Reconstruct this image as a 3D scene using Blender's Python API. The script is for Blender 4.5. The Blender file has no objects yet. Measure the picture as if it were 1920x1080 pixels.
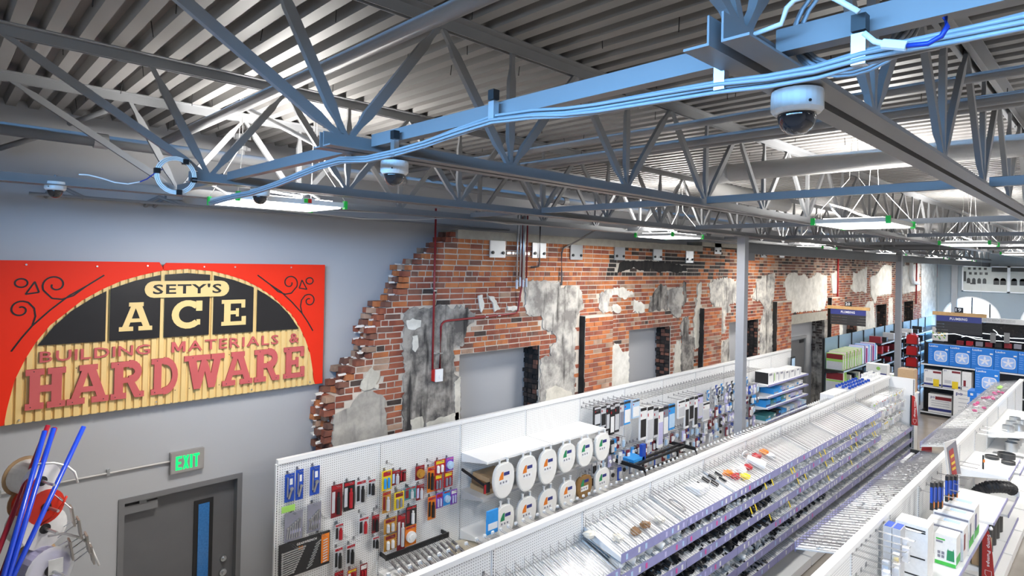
import bpy, math, random
from mathutils import Vector, Matrix
rnd = random.Random(11)
scene = bpy.context.scene
COL = scene.collection
# ------------------------------------------------------------------ camera
CAMH = 4.5
FPX, TH, PI_, RO, CY = 1127.1265, 0.799568407, 0.00718601659, 0.0209991857, 482.7937
def _cam():
    F = Vector((math.cos(PI_)*math.cos(TH), math.cos(PI_)*math.sin(TH), math.sin(PI_)))
    Rt = Vector((math.sin(TH), -math.cos(TH), 0)); U = Rt.cross(F)
    c, s = math.cos(RO), math.sin(RO)
    return F, c*Rt+s*U, -s*Rt+c*U
CF, CR, CU = _cam()
CAM = Vector((0, 0, CAMH))
cd = bpy.data.cameras.new('camera'); cam = bpy.data.objects.new('camera', cd); COL.objects.link(cam)
cd.sensor_width = 36; cd.lens = FPX/1920*36; cd.shift_y = -(540-CY)/1920
cd.clip_start = .02; cd.clip_end = 300
m = Matrix((CR, CU, -CF)).transposed().to_4x4(); m.translation = CAM; cam.matrix_world = m
scene.camera = cam
def ray(u, v): return CF + (u-960)/FPX*CR - (v-CY)/FPX*CU
def aY(u, v, y): d = ray(u, v); return CAM + d*(y/d.y)          # photo point on a plane of the room -> room metres
def aX(u, v, x): d = ray(u, v); return CAM + d*(x/d.x)
def aZ(u, v, z): d = ray(u, v); return CAM + d*((z-CAMH)/d.z)
# ------------------------------------------------------------------ world, exposure
W = bpy.data.worlds.new('sky'); scene.world = W; W.use_nodes = True
nt = W.node_tree; nt.nodes.clear()
bg = nt.nodes.new('ShaderNodeBackground'); wo = nt.nodes.new('ShaderNodeOutputWorld')
tc = nt.nodes.new('ShaderNodeTexCoord'); sx = nt.nodes.new('ShaderNodeSeparateXYZ'); rp = nt.nodes.new('ShaderNodeValToRGB')
nt.links.new(tc.outputs['Generated'], sx.inputs[0]); nt.links.new(sx.outputs['Z'], rp.inputs[0])
rp.color_ramp.elements[0].position = 0.0; rp.color_ramp.elements[0].color = (.055, .062, .07, 1)
rp.color_ramp.elements[1].position = .03; rp.color_ramp.elements[1].color = (.20, .52, 1, 1)
nt.links.new(rp.outputs[0], bg.inputs[0]); bg.inputs[1].default_value = 62
nt.links.new(bg.outputs[0], wo.inputs[0])
vs = scene.view_settings
vs.view_transform = 'Standard'; vs.look = 'None'; vs.exposure = 0.0; vs.gamma = 1; vs.use_curve_mapping = False
def area(name, loc, sx_, sy_, power, rot, col=(1, 1, 1), portal=False, parent=None):
    l = bpy.data.lights.new(name, 'AREA'); l.shape = 'RECTANGLE'; l.size = sx_; l.size_y = sy_; l.energy = power; l.color = col
    o = bpy.data.objects.new(name, l); COL.objects.link(o); o.rotation_euler = rot
    if portal: l.cycles.is_portal = True
    if parent: o.parent = parent; o.location = Vector(loc)-Vector(parent.location)
    else: o.location = loc
    return o
# daylight openings: storefront glazing behind the camera, arched windows at the far end
area('window_portal', (-1.14, .2, 5.125), .75, 6.4, 1, (0, -math.pi/2, 0), portal=True)
area('arch_portal', (33.75, 3.4, 2.4), 1.9, 6.0, 1, (0, math.pi/2, 0), portal=True)
# ------------------------------------------------------------------ text outlines (made first, while the scene is empty)
TX = {}
def text_geo(s, bold=.0, res=2):
    k = (s, bold)
    if k in TX: return TX[k]
    c = bpy.data.curves.new('t', 'FONT'); c.body = s; c.size = 1; c.extrude = 0.0; c.offset = bold; c.resolution_u = res; c.space_character = 1.1; c.fill_mode = 'FRONT'
    o = bpy.data.objects.new('t', c); COL.objects.link(o)
    me = bpy.data.meshes.new_from_object(o.evaluated_get(bpy.context.evaluated_depsgraph_get()))
    vsx = [(v.co.x, v.co.y) for v in me.vertices]; fs = [tuple(p.vertices) for p in me.polygons]
    x0 = min(v[0] for v in vsx); x1 = max(v[0] for v in vsx); y0 = min(v[1] for v in vsx); y1 = max(v[1] for v in vsx)
    TX[k] = ([((a-x0), (b-y0)) for a, b in vsx], fs, x1-x0, y1-y0)
    bpy.data.objects.remove(o); bpy.data.curves.remove(c); bpy.data.meshes.remove(me)
    return TX[k]
for s_ in ("SETY'S", 'EXIT', '20', '19', 'PLUMBING', 'Lasko', 'Sump Pumps', 'Plastic Fittings', 'EXCEEDS THE POWER OF GAS', 'GEARWRENCH', '20 ', 'po', 'Service', 'Guaranteed', 'Korky'):
    text_geo(s_, .02)
for ch in set('BUILDINGMATERIALS&'): text_geo(ch, .008)
# ------------------------------------------------------------------ materials
MT = {}
def nn(t, kind, **kw):
    n = t.nodes.new(kind)
    for k, v in kw.items(): setattr(n, k, v)
    return n
def mat(name, col, rough=.5, metal=0., var=.08, scale=6., bump=0., emit=0., alpha=None, trans=0., spec=None, coat=0.):
    if name in MT: return MT[name]
    m_ = bpy.data.materials.new(name); m_.use_nodes = True; t = m_.node_tree; b = t.nodes['Principled BSDF']; L = t.links
    c = (*col, 1)
    no = nn(t, 'ShaderNodeTexNoise'); no.inputs['Scale'].default_value = scale; no.inputs['Detail'].default_value = 4
    g = nn(t, 'ShaderNodeNewGeometry'); L.new(g.outputs['Position'], no.inputs['Vector'])
    mx = nn(t, 'ShaderNodeMix', data_type='RGBA'); L.new(no.outputs[0], mx.inputs[0])
    mx.inputs[6].default_value = tuple(max(0, x*(1-var)) for x in col)+(1,); mx.inputs[7].default_value = tuple(min(1, x*(1+var)) for x in col)+(1,)
    L.new(mx.outputs[2], b.inputs['Base Color'])
    b.inputs['Roughness'].default_value = rough; b.inputs['Metallic'].default_value = metal
    if spec is not None: b.inputs['Specular IOR Level'].default_value = spec
    if coat: b.inputs['Coat Weight'].default_value = coat
    if bump:
        n2 = nn(t, 'ShaderNodeTexNoise'); n2.inputs['Scale'].default_value = scale*8; L.new(g.outputs['Position'], n2.inputs['Vector'])
        bp = nn(t, 'ShaderNodeBump'); bp.inputs['Strength'].default_value = bump; bp.inputs['Distance'].default_value = .01
        L.new(n2.outputs[0], bp.inputs['Height']); L.new(bp.outputs[0], b.inputs['Normal'])
    if emit: b.inputs['Emission Color'].default_value = c; b.inputs['Emission Strength'].default_value = emit
    if alpha is not None: b.inputs['Alpha'].default_value = alpha
    if trans: b.inputs['Transmission Weight'].default_value = trans
    MT[name] = m_; return m_
def math_n(t, op, a, b_=None):
    n = nn(t, 'ShaderNodeMath', operation=op)
    for i, x in enumerate((a, b_)):
        if x is None: continue
        if isinstance(x, (int, float)): n.inputs[i].default_value = x
        else: t.links.new(x, n.inputs[i])
    return n.outputs[0]
def peg_mat(name, col, hole=(.10, .10, .10), lines=False):
    if name in MT: return MT[name]
    m_ = mat(name, col, .45, var=.02); t = m_.node_tree; b = t.nodes['Principled BSDF']
    old = b.inputs['Base Color'].links[0].from_socket
    g = nn(t, 'ShaderNodeNewGeometry'); s = nn(t, 'ShaderNodeSeparateXYZ'); t.links.new(g.outputs['Position'], s.inputs[0])
    fx = math_n(t, 'SUBTRACT', math_n(t, 'FRACT', math_n(t, 'DIVIDE', s.outputs['X'], .0254)), .5)
    fz = math_n(t, 'SUBTRACT', math_n(t, 'FRACT', math_n(t, 'DIVIDE', s.outputs['Z'], .0254)), .5)
    d = math_n(t, 'ADD', math_n(t, 'MULTIPLY', fx, fx), math_n(t, 'MULTIPLY', fz, fz))
    h = math_n(t, 'LESS_THAN', d, .030)
    mx = nn(t, 'ShaderNodeMix', data_type='RGBA'); t.links.new(h, mx.inputs[0]); t.links.new(old, mx.inputs[6]); mx.inputs[7].default_value = (*hole, 1)
    t.links.new(mx.outputs[2], b.inputs['Base Color']); return m_
def plaster_mat(name, a, bcol, dark, streak=.55):
    m_ = bpy.data.materials.new(name); m_.use_nodes = True; t = m_.node_tree; b = t.nodes['Principled BSDF']; L = t.links
    g = nn(t, 'ShaderNodeNewGeometry')
    n1 = nn(t, 'ShaderNodeTexNoise'); n1.inputs['Scale'].default_value = 3.2; n1.inputs['Detail'].default_value = 7; n1.inputs['Roughness'].default_value = .65; L.new(g.outputs['Position'], n1.inputs['Vector'])
    r1 = nn(t, 'ShaderNodeValToRGB'); L.new(n1.outputs[0], r1.inputs[0])
    r1.color_ramp.elements[0].position = .40; r1.color_ramp.elements[0].color = (*a, 1); r1.color_ramp.elements[1].position = .60; r1.color_ramp.elements[1].color = (*bcol, 1)
    mp = nn(t, 'ShaderNodeMapping'); mp.inputs['Scale'].default_value = (7, 7, 1.1); L.new(g.outputs['Position'], mp.inputs[0])
    n2 = nn(t, 'ShaderNodeTexNoise'); n2.inputs['Scale'].default_value = 1.4; n2.inputs['Detail'].default_value = 6; L.new(mp.outputs[0], n2.inputs['Vector'])
    r2 = nn(t, 'ShaderNodeValToRGB'); L.new(n2.outputs[0], r2.inputs[0]); r2.color_ramp.elements[0].position = streak; r2.color_ramp.elements[1].position = streak+.16
    mx = nn(t, 'ShaderNodeMix', data_type='RGBA'); L.new(r2.outputs[0], mx.inputs[0]); L.new(r1.outputs[0], mx.inputs[6]); mx.inputs[7].default_value = (*dark, 1)
    L.new(mx.outputs[2], b.inputs['Base Color']); b.inputs['Roughness'].default_value = .9
    bp = nn(t, 'ShaderNodeBump'); bp.inputs['Strength'].default_value = .5; bp.inputs['Distance'].default_value = .02; L.new(n1.outputs[0], bp.inputs['Height']); L.new(bp.outputs[0], b.inputs['Normal'])
    MT[name] = m_; return m_
def brick_mat(name, c1, c2):
    m_ = bpy.data.materials.new(name); m_.use_nodes = True; t = m_.node_tree; b = t.nodes['Principled BSDF']; L = t.links
    g = nn(t, 'ShaderNodeNewGeometry')
    n1 = nn(t, 'ShaderNodeTexNoise'); n1.inputs['Scale'].default_value = 5.; n1.inputs['Detail'].default_value = 8; L.new(g.outputs['Position'], n1.inputs['Vector'])
    mx = nn(t, 'ShaderNodeMix', data_type='RGBA'); r1 = nn(t, 'ShaderNodeMapRange'); r1.inputs[1].default_value = .35; r1.inputs[2].default_value = .65; L.new(n1.outputs[0], r1.inputs[0]); L.new(r1.outputs[0], mx.inputs[0])
    mx.inputs[6].default_value = (*c1, 1); mx.inputs[7].default_value = (*c2, 1)
    n3 = nn(t, 'ShaderNodeTexNoise'); n3.inputs['Scale'].default_value = 1.1; n3.inputs['Detail'].default_value = 9; n3.inputs['Roughness'].default_value = .7; L.new(g.outputs['Position'], n3.inputs['Vector'])
    r3 = nn(t, 'ShaderNodeMapRange'); r3.inputs[1].default_value = .52; r3.inputs[2].default_value = .72; r3.inputs[4].default_value = .75; L.new(n3.outputs[0], r3.inputs[0])
    mg = nn(t, 'ShaderNodeMix', data_type='RGBA'); L.new(r3.outputs[0], mg.inputs[0]); L.new(mx.outputs[2], mg.inputs[6]); mg.inputs[7].default_value = (.075, .058, .048, 1)
    L.new(mg.outputs[2], b.inputs['Base Color']); b.inputs['Roughness'].default_value = .85
    n2 = nn(t, 'ShaderNodeTexNoise'); n2.inputs['Scale'].default_value = 60; L.new(g.outputs['Position'], n2.inputs['Vector'])
    bp = nn(t, 'ShaderNodeBump'); bp.inputs['Strength'].default_value = .5; bp.inputs['Distance'].default_value = .006; L.new(n2.outputs[0], bp.inputs['Height']); L.new(bp.outputs[0], b.inputs['Normal'])
    MT[name] = m_; return m_
steel = mat('grey_painted_steel', (.20, .205, .213), .42, var=.06)
deckm = mat('grey_painted_deck', (.19, .185, .18), .5, var=.05)
wallm = mat('grey_wall_paint', (.40, .405, .42), .55, var=.03, scale=1.5)
tealm = mat('blue_grey_wall_paint', (.30, .355, .39), .6, var=.03)
white = mat('white_enamel', (.84, .84, .83), .35, var=.02)
whitep = peg_mat('white_pegboard', (.80, .80, .79))
chrome = mat('chrome_wire', (.40, .40, .41), .3, .9, var=.05)
zinc = mat('zinc_metal', (.62, .64, .66), .35, 1.)
blackm = mat('black_enamel', (.012, .012, .013), .4, var=.2)
blackp = mat('black_plastic', (.02, .02, .022), .45, var=.2)
concrete = mat('concrete', (.36, .34, .29), .9, var=.25, scale=9, bump=.5)
mortar = mat('mortar', (.53, .475, .405), .95, var=.5, scale=3, bump=.6)
whitepl = mat('white_plastic', (.82, .82, .80), .35, var=.03)
lilac = mat('lilac_label_strip', (.27, .27, .50), .3, var=.12, scale=14, spec=.6)
clearp = mat('clear_plastic', (.86, .87, .90), .15, var=.02, alpha=.35)
glass = mat('window_glass', (.9, .95, 1), .05, var=0, alpha=.12)
redpaint = mat('red_conduit_paint', (.26, .018, .022), .4, var=.1)
# ------------------------------------------------------------------ mesh builder
class MB:
    def __init__(s): s.v = []; s.f = []
    def box(s, x0, x1, y0, y1, z0, z1):
        n = len(s.v)
        s.v += [(x0, y0, z0), (x1, y0, z0), (x1, y1, z0), (x0, y1, z0), (x0, y0, z1), (x1, y0, z1), (x1, y1, z1), (x0, y1, z1)]
        s.f += [tuple(n+i for i in q) for q in ((0, 3, 2, 1), (4, 5, 6, 7), (0, 1, 5, 4), (1, 2, 6, 5), (2, 3, 7, 6), (3, 0, 4, 7))]; return s
    def hexa(s, p):
        n = len(s.v); s.v += [tuple(q) for q in p]
        s.f += [tuple(n+i for i in q) for q in ((0, 3, 2, 1), (4, 5, 6, 7), (0, 1, 5, 4), (1, 2, 6, 5), (2, 3, 7, 6), (3, 0, 4, 7))]; return s
    def bar(s, p, q, w, h, up=(0, 0, 1)):
        p, q = Vector(p), Vector(q); d = (q-p).normalized(); sd = d.cross(Vector(up))
        if sd.length < 1e-4: sd = d.cross(Vector((1, 0, 0)))
        sd.normalize(); u = sd.cross(d); a = sd*w/2; b = u*h/2
        return s.hexa((p-a-b, p+a-b, q+a-b, q-a-b, p-a+b, p+a+b, q+a+b, q-a+b))
    def tube(s, pts, r, n=6, cap=True):
        pts = [Vector(p) for p in pts]; rings = []
        for i, p in enumerate(pts):
            d = (pts[min(i+1, len(pts)-1)]-pts[max(i-1, 0)]).normalized()
            a = d.cross(Vector((0, 0, 1)))
            if a.length < 1e-3: a = d.cross(Vector((1, 0, 0)))
            a.normalize(); b = d.cross(a); rr = r[i] if isinstance(r, (list, tuple)) else r
            k = len(s.v); s.v += [tuple(p+(a*math.cos(2*math.pi*j/n)+b*math.sin(2*math.pi*j/n))*rr) for j in range(n)]; rings.append(k)
        for k0, k1 in zip(rings, rings[1:]):
            for j in range(n): s.f.append((k0+j, k1+j, k1+(j+1) % n, k0+(j+1) % n))
        if cap:
            s.f.append(tuple(rings[0]+j for j in range(n))); s.f.append(tuple(rings[-1]+n-1-j for j in range(n)))
        return s
    def cyl(s, p, q, r, n=12): return s.tube([p, q], r, n)
    def hollow(s, p, q, r, ri, n=14):
        p, q = Vector(p), Vector(q); d = (q-p).normalized()
        return s.tube([p, q, q, q-d*min(.04, (q-p).length*.6)], [r, r, ri, ri], n)
    def prism(s, poly, plane, a, b):
        # plane 'y': poly is (x,z) between y=a and y=b; 'x': (y,z); 'z': (x,y)
        n = len(s.v); k = len(poly)
        for t in (a, b):
            for p, q in poly: s.v.append({'y': (p, t, q), 'x': (t, p, q), 'z': (p, q, t)}[plane])
        s.f.append(tuple(n+i for i in range(k))); s.f.append(tuple(n+2*k-1-i for i in range(k)))
        for i in range(k): s.f.append((n+i, n+(i+1) % k, n+k+(i+1) % k, n+k+i))
        return s
    def lathe(s, prof, c, n=16):
        k = len(s.v); c = Vector(c)
        for r, z in prof:
            for j in range(n): s.v.append((c.x+r*math.cos(2*math.pi*j/n), c.y+r*math.sin(2*math.pi*j/n), c.z+z))
        for i in range(len(prof)-1):
            for j in range(n): s.f.append((k+i*n+j, k+i*n+(j+1) % n, k+(i+1)*n+(j+1) % n, k+(i+1)*n+j))
        s.f.append(tuple(k+n-1-j for j in range(n))); s.f.append(tuple(k+(len(prof)-1)*n+j for j in range(n)))
        return s
    def text(s, st, org, right, up, w, h, bold=.02, mirror=False):
        vv, ff, tw, th = text_geo(st, bold); n = len(s.v); org = Vector(org); r = Vector(right); u = Vector(up)
        for a, b in vv:
            a = a/tw*w
            if mirror: a = w-a
            s.v.append(tuple(org+r*a+u*(b/th*h)))
        s.f += [tuple(n+i for i in f) for f in ff]; return s
    def build(s, name, material, parent=None, origin=None, smooth=False):
        off = Vector(parent['_o']) if parent is not None else Vector(origin or (0, 0, 0))
        me = bpy.data.meshes.new(name); me.from_pydata([(v[0]-off.x, v[1]-off.y, v[2]-off.z) for v in s.v], [], s.f)
        if isinstance(material, str): material = MT[material]
        if material: me.materials.append(material)
        if smooth: me.polygons.foreach_set('use_smooth', [True]*len(me.polygons))
        me.update(); o = bpy.data.objects.new(name, me); COL.objects.link(o)
        if parent is not None: o.parent = parent; o['_o'] = tuple(off)
        else: o.location = off; o['_o'] = tuple(off)
        return o
def tag(o, label=None, cat=None, group=None, kind=None):
    if label: o['label'] = label
    if cat: o['category'] = cat
    if group: o['group'] = group
    if kind: o['kind'] = kind
    return o
def thing(name, label, cat, loc=(0, 0, 0), group=None):
    o = bpy.data.objects.new(name, None); COL.objects.link(o); o.location = loc; o['_o'] = tuple(loc); o.empty_display_size = .1
    return tag(o, label, cat, group)
def struct(name, loc=(0, 0, 0)):
    o = bpy.data.objects.new(name, None); COL.objects.link(o); o.location = loc; o['_o'] = tuple(loc); o['kind'] = 'structure'; return o
def inst(me, name, parent, loc, rot=None, scale=None):
    o = bpy.data.objects.new(name, me); COL.objects.link(o); o.parent = parent
    o.location = Vector(loc)-Vector(parent['_o']) if parent is not None else loc
    if rot: o.rotation_euler = rot
    if scale: o.scale = scale
    return o
def copy_tree(o, parent=None, loc=None, rot=None):
    c = o.copy(); COL.objects.link(c); c.parent = parent
    if loc is not None: c.location = loc
    if rot is not None: c.rotation_euler = rot
    for ch in o.children: copy_tree(ch, c)
    return c
ORD = ['first', 'second', 'third', 'fourth', 'fifth', 'sixth', 'seventh', 'eighth', 'ninth', 'tenth', 'eleventh', 'twelfth', 'thirteenth', 'fourteenth', 'fifteenth', 'sixteenth', 'seventeenth', 'eighteenth', 'nineteenth', 'twentieth']
def mesh_of(mb, name, material):
    me = bpy.data.meshes.new(name); me.from_pydata(mb.v, [], mb.f); me.materials.append(MT[material] if isinstance(material, str) else material); me.update(); return me
def interp(pts, x):
    if x <= pts[0][0]: return pts[0][1]
    for (a, b), (c, d) in zip(pts, pts[1:]):
        if x <= c: return b+(d-b)*(x-a)/(c-a)
    return pts[-1][1]
# ================================================================== SHELL
WY, YB, ZD = 6.6, 6.28, 5.73          # grey wall face, brick face, underside of roof deck
XE = 33.6
floorm = mat('polished_concrete_floor', (.33, .29, .25), .18, var=.15, scale=2.5)
tag(MB().box(-2.2, XE+.2, -12.6, 6.8, -.1, 0).build('floor', floorm), kind='structure')
# grey side wall with a recessed doorway
DX0, DX1, DZ = 1.331, 2.459, 2.189
wl = MB()
wl.box(-2.1, DX0, WY, WY+.25, 0, 5.85).box(DX1, XE+.2, WY, WY+.25, 0, 5.85).box(DX0, DX1, WY, WY+.25, DZ, 5.85).box(DX0, DX1, WY+.2, WY+.25, 0, DZ)
tag(wl.build('wall_left', wallm), kind='structure')
tag(MB().box(-2.2, XE+.2, -12.7, -12.5, 0, 5.85).build('wall_right', wallm), kind='structure')
# wall behind the viewpoint with high storefront glazing
wf = MB(); GZ0, GZ1 = 4.75, 5.5
wf.box(-1.4, -1.2, -12.6, 6.8, 0, GZ0).box(-1.4, -1.2, -12.6, 6.8, GZ1, 5.85).box(-1.4, -1.2, -12.6, -3, GZ0, GZ1).box(-1.4, -1.2, 3.4, 6.8, GZ0, GZ1)
tag(wf.build('wall_front', wallm), kind='structure')
w1 = struct('window_1', (-1.3, .9, GZ0))
MB().box(-1.31, -1.3, -3, 3.4, GZ0, GZ1).build('pane', glass, w1)
for i in range(7):
    y = -3+6.4*i/6; MB().box(-1.34, -1.26, y-.025, y+.025, GZ0, GZ1).build('mullion', steel, w1)
# far wall with arched windows
wb = MB(); ARC = (4.97, 2.2, -.57); AR = 1.03; AZ = 2.3; TOP = 3.5; SILL = .9
wb.box(XE, XE+.3, -12.6, 6.8, TOP, 5.85).box(XE, XE+.3, -12.6, 6.8, 0, SILL)
ys = [6.8]
for c in ARC:
    ys += [c+AR, c-AR]
ys += [-12.6]
for a, b in zip(ys[::2], ys[1::2]): wb.box(XE, XE+.3, b, a, SILL, TOP)
for c in ARC:
    arc = [(c+AR*math.cos(t*math.pi/20), AZ+AR*math.sin(t*math.pi/20)) for t in range(21)]
    wb.prism([(c+AR, TOP)]+arc+[(c-AR, TOP)], 'x', XE, XE+.3)
tag(wb.build('wall_back', tealm), kind='structure')
for i, c in enumerate(ARC):
    w = struct('window_%d' % (i+2), (XE, c, SILL))
    arc = [(c+AR*math.cos(t*math.pi/20), AZ+AR*math.sin(t*math.pi/20)) for t in range(21)]
    MB().prism([(c+AR, SILL)]+arc+[(c-AR, SILL)], 'x', XE+.16, XE+.17).build('pane', glass, w)
    fr = MB()
    out = [(c+(AR+.05)*math.cos(t*math.pi/20), AZ+(AR+.05)*math.sin(t*math.pi/20)) for t in range(21)]
    for (p, q), (r, s) in zip(zip(arc, arc[1:]), zip(out, out[1:])): fr.prism([p, q, s, r], 'x', XE-.02, XE+.05)
    fr.build('arch_trim', white, w)
    for k in (-.66, -.02, .62):
        MB().box(XE+.12, XE+.18, c+k-.025, c+k+.025, SILL, AZ+math.sqrt(max(0, AR*AR-k*k))).build('mullion', blackm, w)
    MB().box(XE+.12, XE+.18, c-AR, c+AR, 2.28, 2.33).build('transom', blackm, w)
MB().box(XE-.12, XE, 5.45, 5.68, 0, 5.3).build('trim_1', mat('pilaster_grey', (.36, .37, .38)))['kind'] = 'structure'
# ------------------------------------------------------------------ roof deck of ribbed sheets
ceil = struct('ceiling', (0, 0, ZD))
dk = MB(); prof = []
for k in range(6):
    x = k*.1524; prof += [(x, 0), (x+.068, 0), (x+.086, .055), (x+.134, .055)]
prof += [(.9144, 0), (.9144, .0015)]
n = len(prof)
for y in (-12.5, WY+.02):
    for x, z in prof: dk.v.append((x, y, z))
for i in range(n-1): dk.f.append((i, i+1, n+i+1, n+i))
dk.box(0, .9144, -12.5, WY+.02, .07, .09)
me = mesh_of(dk, 'deck_panel', deckm)
for k in range(40): inst(me, 'deck_panel', ceil, (-2.3+k*.9144, 0, ZD))
fm = mesh_of(MB().cyl((0, 0, 0), (0, 0, -.055), .0028, 5), 'fastener', blackm)
for k in range(110):
    x = -2.3+.1524*rnd.randrange(16, 58)+.11; y = rnd.uniform(.4, 6.4)
    if y < x*.1: continue
    inst(fm, 'fastener', ceil, (x, y, ZD+.055-.0), rot=(rnd.uniform(-.15, .15), rnd.uniform(-.15, .15), 0), scale=(1, 1, rnd.uniform(1.4, 2.2)))
# ------------------------------------------------------------------ open web roof joists
def joist(y, x0, x1, first, label, bx=None, panel=1.117):
    r = thing('roof_joist', label, 'joist', (first, y, 4.98), 'open web roof joists')
    g = .014
    tc_ = MB().box(x0, x1, y+g, y+g+.005, ZD-.062, ZD-.006).box(x0, x1, y+g, y+g+.058, ZD-.006, ZD).box(x0, x1, y-g-.005, y-g, ZD-.062, ZD-.006).box(x0, x1, y-g-.058, y-g, ZD-.006, ZD)
    tc_.build('top_chord', steel, r)
    b0 = first-.12 if bx is None else bx
    bc = MB().box(b0, x1, y+g, y+g+.005, 4.986, 5.046).box(b0, x1, y+g, y+g+.062, 4.98, 4.986).box(b0, x1, y-g-.005, y-g, 4.986, 5.046).box(b0, x1, y-g-.062, y-g, 4.98, 4.986)
    bc.build('bottom_chord', steel, r)
    zt, zb = ZD-.04, 5.02
    def web(xa, za, xb, zb_, w=.046):
        d = Vector((xb-xa, 0, zb_-za)).normalized(); p = Vector((xa, y, za)); q = Vector((xb, y, zb_)); a = p+d*.1; b = q-d*.1
        # crimped angle: narrow at the chords, open along its length
        nrm = Vector((0, 1, 0)); sd = d.cross(nrm); mb = MB()
        def sec(c, k): return [c-sd*w*k/2-nrm*.012, c+sd*w*k/2-nrm*.012, c+sd*w*k/2+nrm*.016*k, c-sd*w*k/2+nrm*.016*k]
        rings = [sec(p, .55), sec(a, .55), sec(a+d*.07, 1), sec(b-d*.07, 1), sec(b, .55), sec(q, .55)]
        for s_ in rings: mb.v += [tuple(v) for v in s_]
        for i in range(5):
            for j in range(4): mb.f.append((i*4+j, i*4+(j+1) % 4, i*4+4+(j+1) % 4, i*4+4+j))
        mb.build('web_member', steel, r)
    xs = [first, first+1.01]
    while xs[-1]+panel < x1-.3: xs.append(xs[-1]+panel)
    web(first-1.08 if first > 0 else x0+.1, zt, first, zb); web(first-.36, zt, first, zb)
    for i, x in enumerate(xs):
        nx = xs[i+1] if i+1 < len(xs) else None
        if i: web(x, zt, x, zb)
        mid = (x+nx)/2 if nx else x+panel/2
        if mid < x1: web(x, zb, mid, zt)
        if nx: web(mid, zt, nx, zb)
    return r
J = {0: .63, 1: 2.44, 2: 4.27, 3: 5.40}
joist(.63, -1.15, 18.4, 1.33, 'grey open web steel joist nearest the viewer, above the dome camera at top right')
joist(2.44, -1.15, 18.4, 1.33, 'grey open web steel joist whose lower chord crosses the middle of the ceiling')
joist(4.27, -1.15, 18.4, 1.33, 'grey open web steel joist ending beside the coiled cable above the old sign')
joist(5.40, -1.15, 18.4, 1.45, 'grey open web steel joist closest to the grey wall', bx=-1.1)
for y, t in ((2.44, 'left of the far hanging lights'), (4.27, 'over the far columns'), (5.40, 'nearest the far brickwork')):
    joist(y, 18.8, 33.4, 19.6, 'far open web steel joist beyond the second column, '+t)
# bridging angles between the joists
for k, x in enumerate((1.43, 4.52, 7.66, 10.8, 13.9, 17.0)):
    r = thing('bridging_line', '%s line of cross bridging angles between the roof joists, counted from the near end' % ORD[k], 'bridging', (x, 2, 5.02), 'cross bridging lines')
    for a, b in ((-1.3, .59), (.67, 2.40), (2.48, 4.23), (4.31, 5.36)):
        MB().box(x, x+.005, a, b, 5.012, 5.062).box(x, x+.045, a, b, 5.007, 5.012).build('bridging_bar', steel, r)
# columns and beams
dsteel = mat('dark_grey_painted_steel', (.13, .135, .145), .5)
for i, (x, t) in enumerate(((9.3, 'in front of the pegboard run'), (18.6, 'beside the tall cardboard carton'))):
    r = thing('steel_column', 'grey square steel column '+t, 'column', (x, 4.3, 0))
    MB().box(x-.065, x+.065, 4.235, 4.365, .02, 5.0).build('shaft', mat('column_grey', (.27, .28, .30), .4), r)
    MB().box(x-.09, x+.09, 4.21, 4.39, 0, .02).build('base_plate', steel, r)
    MB().box(x+.066, x+.33, 4.25, 4.35, 4.60, 4.72).build('bracket', dsteel, r)
def ibeam(p, q, name, label, h=.17, w=.11):
    mb = MB(); p, q = Vector(p), Vector(q)
    mb.bar(p+Vector((0, 0, h/2)), q+Vector((0, 0, h/2)), w, .012).bar(p-Vector((0, 0, h/2)), q-Vector((0, 0, h/2)), w, .012).bar(p, q, .01, h)
    return tag(mb.build(name, dsteel, None, tuple(p)), label, 'beam')
ibeam((9.37, 4.3, 4.80), (18.5, 4.3, 4.80), 'steel_beam', 'dark steel beam running from the near column to the far column')
ibeam((18.68, 4.3, 4.80), (33.5, 4.3, 4.80), 'steel_beam', 'dark steel beam running from the far column to the far wall')
ibeam((18.6, -6, 5.12), (18.6, 6.25, 5.12), 'steel_beam', 'dark steel cross beam over the far column', h=.18)
# ================================================================== BRICK WALL
opens = [(5.16, 6.73, 3.27), (9.09, 10.49, 3.285), (12.97, 14.5, 3.27), (16.25, 18.97, 3.0), (20.6, 22.1, 3.27), (24.13, 25.53, 3.27), (27.95, 29.47, 3.27)]
CH, BL = .0752, .224
edge_px = [(603, 838), (602, 748), (618, 737), (628, 722), (639, 708), (641, 693), (661, 679), (676, 664), (682, 652), (675, 640), (684, 630), (681, 617), (692, 603), (698, 592), (700, 582), (710, 571), (721, 561), (738, 550), (748, 538), (742, 527), (734, 529), (748, 517), (744, 505), (758, 496), (777, 486), (791, 475), (802, 465), (815, 456), (829, 446), (848, 433)]
edge = []
for u, v in edge_px:
    p = aY(u, v, YB+.1); edge.append((p.z, p.x))
edge.sort()
def edge_x(z): return interp(edge, z)
ledge_top = 4.92
def plane_poly(px, y=YB): return [(aY(u, v, y).x, aY(u, v, y).z) for u, v in px]
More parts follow.
